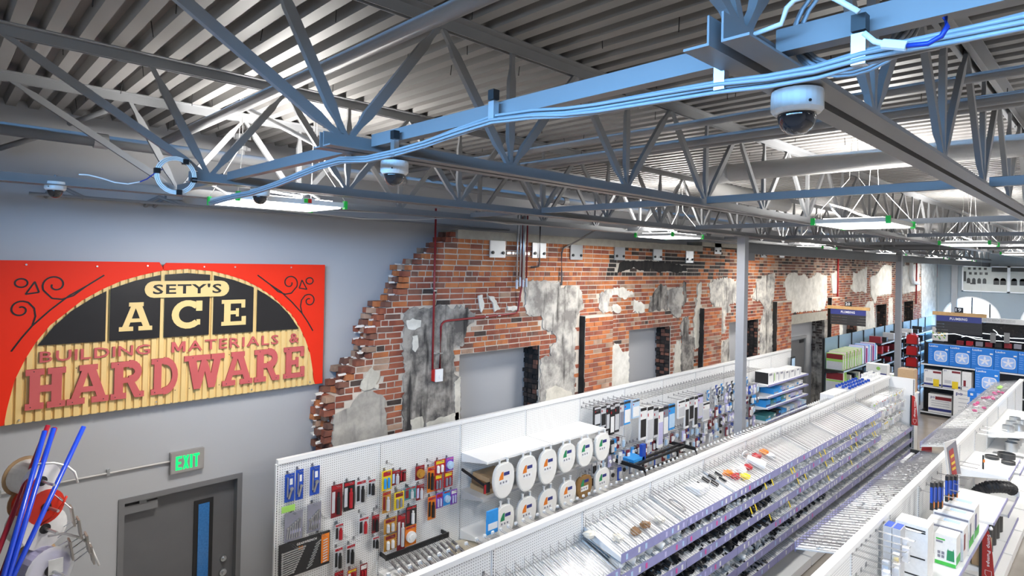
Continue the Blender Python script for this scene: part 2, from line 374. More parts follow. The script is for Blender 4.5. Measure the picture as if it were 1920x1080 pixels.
plasters = [
 ('dirty', [(625, 777), (640, 770), (655, 765), (662, 752), (672, 740), (684, 735), (695, 730), (708, 738), (720, 747), (722, 780), (721, 830), (624, 860)]),
 ('beige', [(675, 727), (684, 708), (695, 690), (707, 700), (707, 730)]),
 ('soot', [(1158, 512), (1161, 495), (1170, 488), (1195, 490), (1215, 488), (1240, 492), (1262, 494), (1285, 500), (1288, 507), (1270, 512), (1255, 509), (1235, 511), (1222, 504), (1200, 508), (1188, 500), (1175, 506)]),
 ('dark', [(757, 587), (768, 580), (782, 576), (829, 574), (876, 576), (891, 587), (887, 603), (874, 614), (872, 630), (870, 646), (852, 651), (850, 675), (850, 700), (862, 706), (860, 790), (850, 812), (753, 840), (756, 750), (757, 692), (754, 640)]),
 ('grey', [(983, 545), (986, 527), (1017, 525), (1035, 530), (1047, 528), (1050, 540), (1058, 540), (1072, 535), (1085, 540), (1090, 547), (1092, 565), (1093, 580), (1084, 587), (1080, 600), (1077, 680), (1074, 775), (1009, 785), (1013, 671), (1033, 667), (1031, 650), (1042, 643), (1042, 630), (1028, 622), (1019, 617), (1017, 598), (1013, 591), (1000, 594), (985, 588)]),
 ('mixed', [(1124, 551), (1142, 543), (1145, 553), (1140, 571), (1140, 585), (1129, 587), (1122, 576)]),
 ('white', [(1145, 544), (1155, 541), (1164, 539), (1172, 544), (1186, 548), (1185, 553), (1168, 561), (1157, 553), (1146, 555)]),
 ('white', [(1145, 585), (1149, 571), (1156, 570), (1164, 580), (1163, 585)]),
 ('white', [(1186, 585), (1188, 562), (1194, 564), (1207, 571), (1208, 585)]),
 ('dark', [(1215, 583), (1217, 570), (1219, 557), (1228, 545), (1237, 534), (1249, 537), (1251, 580)]),
 ('grey', [(1251, 544), (1265, 541), (1279, 537), (1279, 571), (1276, 583), (1274, 595), (1263, 594), (1256, 581), (1251, 576)]),
 ('dark', [(1280, 530), (1285, 529), (1286, 564), (1280, 576)]),
 ('beige', [(1307, 534), (1313, 528), (1312, 567), (1310, 593), (1310, 627), (1308, 652), (1302, 655), (1301, 634), (1299, 596), (1305, 570)]),
 ('dark', [(1277, 603), (1283, 596), (1290, 591), (1290, 628), (1300, 633), (1300, 700), (1276, 715), (1277, 649)]),
 ('beige', [(1264, 646), (1270, 640), (1275, 636), (1275, 716), (1263, 720)]),
 ('white', [(1144, 660), (1151, 643), (1158, 645), (1163, 655), (1169, 661), (1178, 658), (1178, 735), (1142, 742)]),
 ('mixed', [(1330, 530), (1337, 524), (1367, 521), (1385, 530), (1386, 567), (1365, 570), (1370, 580), (1357, 595), (1360, 620), (1345, 635), (1344, 580), (1331, 565)]),
 ('beige', [(1322, 642), (1342, 637), (1344, 665), (1344, 700), (1322, 705)]),
 ('grey', [(1345, 645), (1366, 635), (1367, 700), (1345, 705)]),
 ('mixed', [(1410, 560), (1415, 540), (1420, 525), (1440, 515), (1452, 514), (1450, 555), (1445, 570), (1447, 605), (1447, 690), (1424, 694), (1424, 610), (1432, 580), (1425, 565)]),
 ('white', [(1470, 530), (1477, 515), (1490, 511), (1499, 517), (1508, 515), (1515, 523), (1524, 518), (1532, 510), (1541, 516), (1550, 515), (1550, 560), (1545, 580), (1510, 584), (1477, 587), (1475, 555)]),
 ('white', [(1558, 514), (1570, 508), (1572, 551), (1560, 551)]),
 ('white', [(1599, 510), (1606, 514), (1614, 507), (1625, 501), (1624, 549), (1616, 545), (1603, 549), (1594, 540), (1599, 531)]),
 ('white', [(1631, 520), (1644, 514), (1650, 503), (1658, 496), (1671, 499), (1671, 551), (1644, 555), (1640, 570), (1632, 551)]),
 ('white', [(1690, 495), (1702, 498), (1725, 494), (1723, 518), (1725, 544), (1706, 548), (1692, 551)]),
 ('pale', [(1727, 495), (1738, 492), (1756, 488), (1756, 640), (1727, 640)]),
 ('white', [(1626, 566), (1637, 564), (1641, 622), (1640, 650), (1608, 650), (1608, 607)]),
 ('white', [(1666, 560), (1673, 558), (1674, 640), (1664, 640)]),
 ('white', [(1568, 607), (1579, 605), (1579, 650), (1568, 650)]),
]
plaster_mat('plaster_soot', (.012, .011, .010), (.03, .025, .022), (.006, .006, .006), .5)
plaster_mat('plaster_dark', (.10, .092, .085), (.38, .35, .31), (.028, .026, .025), .53)
plaster_mat('plaster_grey', (.22, .205, .19), (.56, .53, .475), (.05, .046, .042), .56)
plaster_mat('plaster_dirty', (.30, .28, .25), (.44, .41, .36), (.17, .16, .155), .6)
plaster_mat('plaster_mixed', (.28, .265, .25), (.68, .65, .58), (.05, .045, .04), .56)
plaster_mat('plaster_beige', (.48, .45, .38), (.66, .62, .53), (.22, .20, .17), .64)
plaster_mat('plaster_white', (.60, .575, .51), (.80, .77, .70), (.30, .27, .235), .64)
plaster_mat('plaster_pale', (.48, .50, .49), (.68, .70, .68), (.28, .27, .25), .62)
for nm, c1, c2 in (('red', (.20, .050, .028), (.34, .105, .054)), ('orange', (.38, .105, .032), (.52, .185, .065)), ('brown', (.13, .058, .042), (.23, .095, .06)), ('dark', (.022, .017, .015), (.07, .045, .036)), ('soot', (.010, .009, .009), (.028, .022, .020)), ('pale', (.30, .19, .13), (.46, .30, .21))):
    brick_mat('brick_'+nm, c1, c2)
polys = [(k, plane_poly(p)) for k, p in plasters]
def inside(x, z, poly):
    c = False; j = len(poly)-1
    for i in range(len(poly)):
        xi, zi = poly[i]; xj, zj = poly[j]
        if (zi > z) != (zj > z) and x < (xj-xi)*(z-zi)/(zj-zi)+xi: c = not c
        j = i
    return c
bbs = [(min(p[0] for p in q), max(p[0] for p in q), min(p[1] for p in q), max(p[1] for p in q), q) for k, q in polys]
# projecting piers (x0, x1, top)
piers = [(aY(1088, 600, YB).x, aY(1140, 600, YB).x, aY(1110, 590, YB).z), (aY(1311, 600, YB).x, aY(1344, 600, YB).x, aY(1325, 576, YB).z), (aY(1449, 600, YB).x, aY(1476, 600, YB).x, aY(1460, 564, YB).z), (aY(1552, 600, YB).x, aY(1567, 600, YB).x, aY(1558, 557, YB).z)]
PD = .11
wbk = struct('wall_brick', (3.4, YB, 0))
core = MB(); bricks = []          # (x0, x1, z0, z1, y0, depth, colour)
ncourse = int(ledge_top/CH)
def zone(x, z):
    r = rnd.random()
    s1 = 8.35 < x < 11.9 and 4.36+.08*math.sin(x*5) < z < 4.60+.05*math.sin(x*3+1)
    if s1: return 'soot' if r < .8 else 'dark'
    if 8.6 < x < 12.6 and z > 4.25: return 'dark' if r < .45 else ('brown' if r < .6 else 'orange')
    if x > 15.5 and z > 4.3: return 'brown' if r < .5 else ('dark' if r < .7 else 'pale')
    if x > 11.9 and z > 4.2: return 'orange' if r < .35 else ('brown' if r < .65 else ('dark' if r < .8 else 'pale'))
    if z > 4.12 and x > 4.9: return 'orange' if r < .66 else ('red' if r < .9 else 'brown')
    if z > 3.75 and 7.3 < x < 12: return 'orange' if r < .4 else ('red' if r < .8 else 'pale')
    if x > 21: return 'red' if r < .5 else ('pale' if r < .75 else 'brown')
    return 'red' if r < .55 else ('brown' if r < .76 else ('orange' if r < .9 else ('pale' if r < .97 else 'dark')))
for c in range(ncourse):
    z0 = c*CH; z1 = z0+CH; zc = z0+CH/2
    xl = edge_x(zc)
    spans = [(xl+.12, XE-.02)]
    for a, b, t in opens:
        if zc < t: spans = [s for lo, hi in spans for s in (((lo, a), (b, hi)) if lo < a and hi > b else ((lo, hi),))]
    for lo, hi in spans: core.box(lo, hi, YB+.003, WY-.005, z0, z1)
    # face bricks
    for lo, hi in spans:
        x = lo-(BL/2 if c % 2 else 0); hdr = c % 6 == 3
        while x < hi:
            L = (BL*.5 if hdr else BL); a = max(x, lo)+.0065+rnd.uniform(-.002, .003); b = min(x+L, hi)-.0065-rnd.uniform(-.002, .003); x += L
            if b-a < .03: continue
            xc = (a+b)/2
            if any(bx0 <= xc <= bx1 and bz0 <= zc <= bz1 and inside(xc, zc, q) for bx0, bx1, bz0, bz1, q in bbs): continue
            if any(p0-.05 < xc < p1+.05 and zc < pt for p0, p1, pt in piers): continue
            if 5.05 < xc < 11.62 and zc > 4.80: continue
            bricks.append((a, b, z0+.0075, z1-.0075, YB-rnd.uniform(-.001, .006), .06, zone(xc, zc)))
    # toothed, broken end: three bricks deep
    for d in range(3):
        j = rnd.uniform(-.05, .07)+(.0 if d else .03*(c % 2)); a = xl+j; y0 = YB+.004+d*.105
        bricks.append((a, max(a+.12, xl+.24+j+(.1 if (c+d) % 2 else 0)), z0+.005, z1-.005, y0, .098, rnd.choice(['red', 'red', 'orange', 'brown', 'pale'])))
    # burnt jambs of the openings
    for k, (a, b, t) in enumerate(opens):
        if zc < t and 2.0 < zc:
            for d in range(3):
                bricks.append((b-rnd.uniform(.004, .045), b+.05, z0+rnd.uniform(.002, .02), z1-rnd.uniform(.002, .012), YB+.02+d*.1+rnd.uniform(0, .02), rnd.uniform(.06, .092), rnd.choice(['soot', 'dark', 'soot', 'brown']) if k != 3 else 'dark'))
core.build('mortar_core', mortar, wbk)
for p0, p1, pt in piers:
    MB().box(p0, p1, YB-PD+.003, YB+.012, 0, pt).build('pier_core', mortar, wbk)
    for c in range(int(1.9/CH), int(pt/CH)):
        z0 = c*CH; x = p0-(BL/2 if c % 2 else 0)
        while x < p1:
            a = max(p0, x)+.005; b = min(p1, x+BL)-.005; x += BL
            if b-a > .03: bricks.append((a, b, z0+.006, z0+CH-.006, YB-PD-rnd.uniform(.0, .006), .05, rnd.choice(['red', 'orange', 'orange', 'pale', 'red'])))
def vis(b): return b[3] > 2.36 and not (4.80 < b[2] and 5 < b[0] < 11.6)
bricks.sort(key=lambda b: (not vis(b), (b[0]+b[1])/2 - (3 if (b[3] > 3.4 and b[0] > 7 and False) else 0)))
near, rest = bricks[:300], bricks[300:]
bm_ = {}
def brick_mesh(col, k):
    if (col, k) in bm_: return bm_[(col, k)]
    q = random.Random(k); mb = MB(); j = lambda: q.uniform(-.035, .035)
    mb.hexa([(x+j(), y+(j()*.6 if y else 0), z+j()*1.6) for x, y, z in ((0, 0, 0), (1, 0, 0), (1, 1, 0), (0, 1, 0), (0, 0, 1), (1, 0, 1), (1, 1, 1), (0, 1, 1))])
    bm_[(col, k)] = mesh_of(mb, 'brick', MT['brick_'+col]); return bm_[(col, k)]
for a, b, z0, z1, y0, d, col in near:
    inst(brick_mesh(col, rnd.randrange(5)), 'brick', wbk, (a, y0, z0), scale=(b-a, d, z1-z0))
for col in ('red', 'orange', 'brown', 'dark', 'soot', 'pale'):
    mb = MB()
    for a, b, z0, z1, y0, d, c_ in rest:
        if c_ == col: mb.box(a, b, y0, y0+d, z0, z1)
    o = mb.build('brickwork', MT['brick_'+col], wbk); o['kind'] = 'stuff'; o['label'] = {'red': 'far red bricks', 'orange': 'far orange bricks', 'brown': 'far brown bricks', 'dark': 'sooty dark bricks', 'soot': 'burnt black bricks', 'pale': 'far pale bricks'}[col]
def ragged(poly, amp=.03, step=.045):
    out = []
    for (a, b), (c, d) in zip(poly, poly[1:]+poly[:1]):
        L = math.hypot(c-a, d-b); n_ = max(1, int(L/step))
        for i in range(n_):
            t = i/n_; w_ = amp if i else amp*.3
            out.append((a+(c-a)*t+rnd.uniform(-w_, w_), b+(d-b)*t+rnd.uniform(-w_, w_)))
    return out
for k, q in polys:
    MB().prism(ragged(q, .012 if k == 'soot' else .03), 'y', YB-(.0075 if k == 'soot' else rnd.uniform(.012, .02)), YB+.03).build('plaster_patch', MT['plaster_'+k], wbk)
for px_, k in (([(760, 600), (772, 597), (788, 600), (787, 612), (776, 618), (764, 616)], 'white'), ([(772, 630), (781, 628), (783, 650), (777, 660), (771, 655)], 'white'), ([(797, 793), (820, 783), (858, 772), (860, 800), (800, 815)], 'beige'), ([(768, 786), (790, 780), (792, 800), (770, 806)], 'beige'), ([(895, 555), (903, 552), (906, 575), (901, 585), (897, 570)], 'white'), ([(911, 553), (925, 556), (930, 570), (936, 580), (926, 584), (923, 568)], 'white'), ([(950, 574), (972, 574), (972, 582), (951, 582)], 'white'), ([(1022, 730), (1040, 722), (1070, 735), (1072, 760), (1020, 770)], 'beige'), ([(850, 716), (861, 705), (860, 790), (852, 795)], 'beige')):
    MB().prism(ragged(plane_poly(px_), .012, .04), 'y', YB-.024, YB+.02).build('plaster_patch', MT['plaster_'+k], wbk)
# crumbs of white mortar on the broken edge
mb = MB()
for i in range(130):
    z = rnd.uniform(2.35, 4.75); x = edge_x(z)+rnd.uniform(-.02, .16); y = YB+rnd.uniform(.03, .28); s_ = rnd.uniform(.012, .04); zz = round(z/CH)*CH
    mb.hexa([(x+dx*s_*rnd.uniform(.6, 1.6), y+dy*s_*.6*rnd.uniform(.5, 1.), zz+dz*s_*.35*rnd.uniform(.6, 1.3)) for dx, dy, dz in ((-1, -1, -1), (1, -1, -1), (1, 1, -1), (-1, 1, -1), (-1, -1, 1), (1, -1, 1), (1, 1, 1), (-1, 1, 1))])
o = mb.build('mortar_crumbs', mat('white_mortar', (.80, .76, .70), .9, var=.1, bump=.4), wbk); o['kind'] = 'stuff'
MB().box(5.05, 11.62, YB-.045, WY, 4.795, 4.915).build('concrete_ledge', concrete, wbk)
MB().box(11.62, 16.4, YB-.03, WY, 4.91, 5.0).build('concrete_ledge', concrete, wbk)
a, b = aY(1477, 588, YB), aY(1546, 580, YB)
MB().box(16.1, 19.1, YB-.03, YB+.1, 2.99, 3.24).build('door_lintel', concrete, wbk)
MB().box(18.95, 19.2, YB-.03, WY, 0, 2.99).build('door_jamb', MT['plaster_dark'], wbk)
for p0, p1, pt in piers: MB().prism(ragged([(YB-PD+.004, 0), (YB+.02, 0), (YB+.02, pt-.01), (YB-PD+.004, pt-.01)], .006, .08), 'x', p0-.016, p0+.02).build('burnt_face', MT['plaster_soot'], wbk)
for k, (a, b, t) in enumerate(opens): MB().box(b-.003, b+.01, YB+.012, WY-.01, 0, t-.002).build('burnt_face', MT['plaster_soot' if k != 3 else 'plaster_dark'], wbk)
# steel bearing plates with two bolts
px = [(933, 450, 481), (1011, 453, 483), (1081, 458, 486), (1162, 461, 488), (1233, 464, 489), (1293, 470, 492), (1346, 455, 474), (1388, 457, 476), (1432, 464, 478), (1466, 465, 480), (1553, 467, 481), (1577, 467, 480)]
for i, (u, v0, v1) in enumerate(px):
    p = aY(u, v0, YB-.02); zt = p.z; zb = zt-.25; x = p.x
    r = thing('bearing_plate', 'grey bolted steel plate high on the brick wall, %s from the left' % ORD[i], 'steel plate', (x, YB, zb), 'bolted plates on the brick wall')
    MB().box(x-.15, x+.15, YB-.03, YB-.012, zb, zt).build('plate', mat('bare_steel_plate', (.50, .52, .54), .4, .6, var=.1), r)
    for s in (-.1, .1): MB().cyl((x+s, YB-.031, zb+.07), (x+s, YB-.05, zb+.07), .022, 8).build('bolt', blackm, r)
# ================================================================== DOORS
doorm = mat('dark_grey_door_paint', (.115, .115, .12), .4); framem = mat('grey_door_frame', (.16, .16, .165), .4)
d1 = struct('door_1', (1.9, WY+.08, 0))
MB().box(DX0, DX0+.05, WY-.012, WY+.14, 0, DZ-.05).box(DX1-.05, DX1, WY-.012, WY+.14, 0, DZ-.05).box(DX0, DX1, WY-.012, WY+.14, DZ-.05, DZ).build('frame', framem, d1)
MB().box(DX0+.05, DX1-.05, WY+.085, WY+.13, 0, DZ-.05).build('leaf', doorm, d1)
q0, q1 = aY(364, 940, WY+.08), aY(400, 933, WY+.08)
lx0, lx1, lz1 = q0.x, q1.x, q0.z
MB().box(lx0, lx1, WY+.072, WY+.085, lz1-1.1, lz1).build('vision_frame', blackm, d1)
MB().box(lx0+.04, lx1-.04, WY+.066, WY+.073, lz1-1.06, lz1-.04).build('pane', mat('blue_wired_glass', (.03, .16, .42), .12, var=.35, scale=60), d1)
cx = aY(262, 953, WY).x; cz = aY(262, 953, WY).z
cl = MB().box(cx-.16, cx+.16, WY+.02, WY+.084, cz-.04, cz+.04).build('door_closer', framem, d1)
MB().bar((cx+.05, WY+.03, cz+.06), (cx+.34, WY-.0, cz+.085), .025, .01).box(cx, cx+.06, WY+.01, WY+.07, cz+.04, cz+.07).build('closer_arm', steel, cl)
for u, v, r_ in ((420, 1048, .03), (419, 1074, .036)):
    p = aY(u, v, WY+.05); MB().cyl((p.x, WY+.085, p.z), (p.x, WY+.06, p.z), r_, 14).cyl((p.x, WY+.06, p.z), (p.x, WY+.035, p.z), r_*.45, 10).build('lock_cylinder', zinc, d1, smooth=False)
# grey door inside the big brick opening
d2 = struct('door_2', (17.6, WY-.05, 0))
MB().box(16.9, 16.98, WY-.06, WY, 0, 2.47).box(18.30, 18.38, WY-.06, WY, 0, 2.47).box(16.9, 18.38, WY-.06, WY, 2.47, 2.55).build('frame', mat('mid_grey_frame', (.22, .225, .23), .4), d2)
MB().box(16.98, 18.3, WY-.03, WY, 0, 2.47).build('leaf', doorm, d2)
MB().box(17.9, 18.2, WY-.05, WY-.03, 2.36, 2.44).build('door_closer', blackm, d2)
# ================================================================== PAINTED SIGN ON THE GREY WALL
SY = WY-.075
beige = mat('cream_corrugated_metal', (.72, .51, .21), .55, var=.1, scale=5); redsign = mat('red_sign_paint', (.76, .026, .006), .6, var=.08, scale=2, spec=.25)
dullred = mat('faded_red_letter_paint', (.50, .095, .095), .5, var=.12, scale=4)
sg = thing('store_sign', 'large red and cream hardware store sign with arched corrugated panel on grey wall', 'sign', (1.845, WY, 3.05))
arch = [(.482, 3.052), (.50, 3.19), (.543, 3.417), (.609, 3.589), (.68, 3.73), (.771, 3.866), (.995, 4.075), (1.14, 4.17), (1.289, 4.247), (1.45, 4.30), (1.61, 4.341), (1.845, 4.363), (2.08, 4.341), (2.24, 4.30), (2.40, 4.247), (2.55, 4.17), (2.695, 4.075), (2.919, 3.866), (3.01, 3.73), (3.081, 3.589), (3.147, 3.417), (3.19, 3.19), (3.215, 3.052)]
barch = [(.69, 3.70), (.80, 3.86), (.919, 3.985), (1.06, 4.09), (1.207, 4.175), (1.40, 4.25), (1.61, 4.303), (1.845, 4.322), (2.08, 4.303), (2.29, 4.25), (2.483, 4.175), (2.63, 4.09), (2.771, 3.985), (2.89, 3.86), (3.0, 3.70)]
def arch_piece(a0, a1, flip):
    pts = [p for p in arch if a0 <= p[0] <= a1]; return pts
L_ = [p for p in arch if p[0] < 1.63]+[(1.63, interp(arch, 1.63))]
MB().prism([(.385, 3.05), (.44, 3.05)]+L_+[(1.63, 4.372), (1.60, 4.425), (.385, 4.425)], 'y', SY-.02, SY).build('red_panel', redsign, sg)
R_ = [(1.636, interp(arch, 1.636))]+[p for p in arch if p[0] > 1.64]
MB().prism(R_+[(3.25, 3.05), (3.305, 3.05), (3.305, 4.42), (1.66, 4.42), (1.636, 4.39)], 'y', SY-.02, SY).build('red_panel', redsign, sg)
mb = MB(); x = .46; P_ = .0665; prev = None
while x < 3.235:
    for dx, y in ((0, -.004), (.008, .016), (.020, .016), (.028, -.004)):
        xx = x+dx; prev_n = len(mb.v); z1 = interp(arch, min(max(xx, .482), 3.215))+.012
        if z1 < 3.06: z1 = 3.06
        mb.v += [(xx, SY-.012+y, 3.05), (xx, SY-.012+y, z1)]
        if prev is not None: mb.f.append((prev, prev_n, prev_n+1, prev+1))
        prev = prev_n
    x += P_
mb.build('corrugated_sheet', beige, sg)
MB().box(.5, 3.2, SY+.012, WY, 3.3, 3.36).box(.5, 3.2, SY+.012, WY, 4.1, 4.16).box(.5, .56, SY+.005, WY, 3.06, 4.4).box(3.14, 3.2, SY+.005, WY, 3.06, 4.4).build('batten', mat('pine', (.45, .30, .16), .7), sg)
signblack = mat('black_sign_paint', (.012, .011, .012), .35, var=.3)
for a0, a1 in ((.69, 1.174), (1.206, 1.612), (1.65, 2.056), (2.095, 2.493), (2.534, 3.0)):
    tops = [(a0, interp(barch, a0))]+[p for p in barch if a0 < p[0] < a1]+[(a1, interp(barch, a1))]
    MB().prism([(a1, 3.70), (a0, 3.70)]+tops, 'y', SY-.034, SY-.022).build('fanlight_pane', signblack, sg)
def stroke(pts, w):
    out = []
    for (a, b), (c, d) in zip(pts, pts[1:]):
        L = math.hypot(c-a, d-b); nx, ny = -(d-b)/L*w/2, (c-a)/L*w/2; ex, ey = (c-a)/L*w*.12, (d-b)/L*w*.12
        out.append([(a+nx-ex, b+ny-ey), (a-nx-ex, b-ny-ey), (c-nx+ex, d-ny+ey), (c+nx+ex, d+ny+ey)])
    return out
def rc(a, b, c, d): return [(a, c), (b, c), (b, d), (a, d)]
def ell(cx_, cy_, rx, ry, t0, t1, n_=10): return [(cx_+rx*math.cos(math.radians(t0+(t1-t0)*i/n_)), cy_+ry*math.sin(math.radians(t0+(t1-t0)*i/n_))) for i in range(n_+1)]
GL = {
 'H': [rc(.1, .36, 0, 1), rc(.64, .9, 0, 1), rc(.3, .7, .42, .58), rc(0, .46, 0, .15), rc(0, .46, .85, 1), rc(.54, 1, 0, .15), rc(.54, 1, .85, 1)],
 'A': [rc(0, .42, 0, .15), rc(.58, 1, 0, .15), [(.08, .1), (.27, .1), (.53, .95), (.37, .95)], [(.73, .1), (.94, .1), (.65, .95), (.43, .95)], rc(.28, .72, .86, 1), rc(.25, .75, .30, .43)],
 'R': [rc(.1, .36, 0, 1), rc(0, .46, 0, .15), rc(0, .6, .85, 1), rc(.3, .6, .42, .56), rc(.72, 1, 0, .15), [(.45, .5), (.66, .5), (.95, .02), (.70, .02)]]+stroke(ell(.56, .71, .25, .215, 90, -90), .21),
 'D': [rc(.1, .36, 0, 1), rc(0, .5, 0, .15), rc(0, .5, .85, 1)]+stroke(ell(.46, .5, .40, .425, 90, -90), .20),
 'W': [[(.08, .95), (.28, .95), (.40, .02), (.24, .02)], [(.24, .02), (.40, .02), (.57, .8), (.44, .95)], [(.43, .95), (.57, .8), (.76, .02), (.60, .02)], [(.60, .02), (.76, .02), (.92, .95), (.74, .95)], rc(0, .36, .85, 1), rc(.66, 1, .85, 1), rc(.36, .64, .85, 1)],
 'E': [rc(.1, .36, 0, 1), rc(0, .5, 0, .15), rc(0, .5, .85, 1), rc(.3, 1, 0, .15), rc(.3, .96, .85, 1), rc(.3, .68, .43, .57), rc(.82, 1, 0, .34), rc(.8, .96, .68, 1), rc(.58, .7, .34, .66)],
 'C': stroke(ell(.52, .5, .40, .42, 48, 312, 16), .22)+[rc(.78, .98, .62, 1), rc(.80, .92, .10, .30)]}
def slab(ch, x0, x1, z0, z1, y, dep, material, name='letter'):
    mb = MB()
    for i, poly in enumerate(GL[ch]): mb.prism([(x0+(x1-x0)*a, z0+(z1-z0)*b) for a, b in poly], 'y', y-dep-.00012*i, y+.0002*i)
    return mb.build(name, material, sg)
for ch, a, b in (('H', .613, .89), ('A', .90, 1.21), ('R', 1.225, 1.492), ('D', 1.55, 1.788), ('W', 1.835, 2.212), ('A', 2.195, 2.50), ('R', 2.518, 2.788), ('E', 2.838, 3.074)):
    o = slab(ch, a, b, 3.158, 3.50, SY-.02, .022, dullred)
    for sx_, sz in ((.13, 3.18), (.87, 3.18), (.2, 3.48)): MB().cyl((a+(b-a)*sx_, SY-.043, sz), (a+(b-a)*sx_, SY-.0445, sz), .005, 6).build('screw', blackm, o)
for ch, a, b in (('A', 1.277, 1.547), ('C', 1.709, 1.992), ('E', 2.172, 2.416)): slab(ch, a, b, 3.781, 4.046, SY-.034, .006, beige)
def letters(word, x0, x1, z0, z1, y, dep, material, parent):
    ws = [text_geo(c, .008)[2] for c in word]; hs = 1; gap = .13; tot = sum(ws)+gap*(len(word)-1); k = (x1-x0)/tot; x = x0
    for c, w_ in zip(word, ws):
        mb = MB(); h = (z1-z0)
        if c == 'M':
            for i, po in enumerate((rc(0, .2, 0, 1), rc(.8, 1, 0, 1), [(.02, 1), (.24, 1), (.6, .1), (.4, .1)], [(.76, 1), (.98, 1), (.6, .1), (.4, .1)])):
                mb.prism([(x+w_*k*a, z0+h*b) for a, b in po], 'y', y-dep-.0001*i, y+.0001*i)
            mb.build('letter', material, parent); x += (w_+gap)*k; continue
        for yy, in ((y-dep,), (y,)): mb.text(c, (x, yy, z0), (1, 0, 0), (0, 0, 1), w_*k, h, .008)
        n_ = len(mb.v)//2
        # side walls along boundary edges
        cnt = {}
        for f in mb.f[:len(mb.f)//2]:
            for i in range(len(f)):
                e = (f[i], f[(i+1) % len(f)]); cnt[tuple(sorted(e))] = cnt.get(tuple(sorted(e)), 0)+1
        for (i, j), q in list(cnt.items()):
            if q == 1: mb.f.append((i, j, j+n_, i+n_))
        mb.build('letter', material, parent); x += (w_+gap)*k
letters('BUILDING', .705, 1.536, 3.552, 3.645, SY-.02, .015, dullred, sg)
letters('MATERIALS', 1.72, 2.772, 3.548, 3.648, SY-.02, .015, dullred, sg)
letters('&', 2.90, 3.005, 3.547, 3.65, SY-.02, .015, dullred, sg)
ov = [(2.16+.08*math.cos(t), 4.165+.08*math.sin(t)) for t in [math.pi*(i/8-.5) for i in range(9)]]+[(1.556+.08*math.cos(t), 4.165+.08*math.sin(t)) for t in [math.pi*(i/8+.5) for i in range(9)]]
pl = MB().prism(ov, 'y', SY-.042, SY-.034).build('name_plate', beige, sg)
MB().text("SETY'S", (1.545, SY-.0425, 4.118), (1, 0, 0), (0, 0, 1), .62, .098, .02).build('lettering', signblack, pl)
def spiral(cx_, cz_, r0, r1, t0, t1, n_=26): return [(cx_+(r0+(r1-r0)*i/n_)*math.cos(math.radians(t0+(t1-t0)*i/n_)), cz_+(r0+(r1-r0)*i/n_)*math.sin(math.radians(t0+(t1-t0)*i/n_))) for i in range(n_+1)]
def scroll(mir):
    mb = MB(); f = (lambda p: (3.69-p[0], p[1])) if mir else (lambda p: p)
    paths = [[(1.155, 4.30), (1.02, 4.20), (.90, 4.12), (.77, 4.0), (.65, 3.87), (.58, 3.77), (.517, 3.665)],
             [(1.02, 4.20), (.93, 4.12), (.85, 4.09), (.78, 4.10), (.72, 4.17)]+spiral(.80, 4.215, .09, .022, 200, -190, 24),
             [(.65, 3.87), (.67, 3.95), (.66, 4.02), (.62, 4.07)]+spiral(.57, 4.01, .075, .02, 60, 470, 24),
             [(.57+.042*math.cos(t*.3142), 4.235+.036*math.sin(t*.3142)) for t in range(21)],
             [(.66, 4.245), (.60, 4.14), (.69, 4.155), (.66, 4.245)]]
    for p in paths:
        for i, q in enumerate(stroke([f(a) for a in p], .013)): mb.prism(q, 'y', SY-.0225-.00004*i, SY-.0195+.00004*i)
    mb.build('painted_scroll', signblack, sg)
scroll(False); scroll(True)
for x, z in ((.6, 4.39), (1.1, 4.38), (1.5, 4.39), (2.0, 4.385), (2.3, 4.385), (2.9, 4.385), (.58, 3.08), (1.6, 3.085), (2.5, 3.085), (3.15, 3.085)):
    MB().cyl((x, SY-.021, z), (x, SY-.03, z), .008, 8).build('screw', zinc, sg)
# ================================================================== EXIT SIGN, CONDUIT
ex = thing('exit_sign', 'brushed metal exit sign with green letters above the grey door', 'exit sign', (1.9, WY, 2.34))
xa, xb, za, zb = 1.752, 2.058, 2.335, 2.545
MB().box(xa, xb, WY-.05, WY, za, zb).build('housing', mat('brushed_nickel', (.36, .345, .33), .4, .5), ex)
MB().box(xa+.006, xb-.006, WY-.054, WY-.05, za+.006, zb-.006).build('face_plate', mat('brushed_nickel_face', (.42, .40, .38), .35, .5), ex)
exl = MB(); ew = .056; eh = .135
EG = {'E': [rc(0, .36, 0, 1), rc(.3, 1, 0, .17), rc(.3, 1, .83, 1), rc(.3, .85, .42, .58)], 'X': [[(0, 0), (.36, 0), (1, 1), (.64, 1)], [(.64, 0), (1, 0), (.36, 1), (0, 1)]], 'I': [rc(.3, .7, 0, 1)], 'T': [rc(.32, .68, 0, .9), rc(0, 1, .83, 1)]}
for i, ch in enumerate('EXIT'):
    x_ = xa+.045+(0, .064, .112, .160)[i]
    for j, poly in enumerate(EG[ch]): exl.prism([(x_+ew*a, za+.035+eh*b) for a, b in poly], 'y', WY-.0555-.0001*j, WY-.0535)
exl.build('lettering', mat('green_led', (.0, .75, .13), .4, emit=1.3), ex)
cd_ = thing('wall_conduit', 'thin metal conduit running along the wall to the exit sign', 'conduit', (.9, WY, 2.47))
MB().cyl((-.3, WY-.02, 2.47), (xa, WY-.02, 2.462), .011, 8).build('tube', mat('galvanized_tube', (.55, .54, .53), .35, .7), cd_)
for x in (.47, 1.24): MB().box(x-.012, x+.012, WY-.034, WY, 2.445, 2.50).build('strap', zinc, cd_)
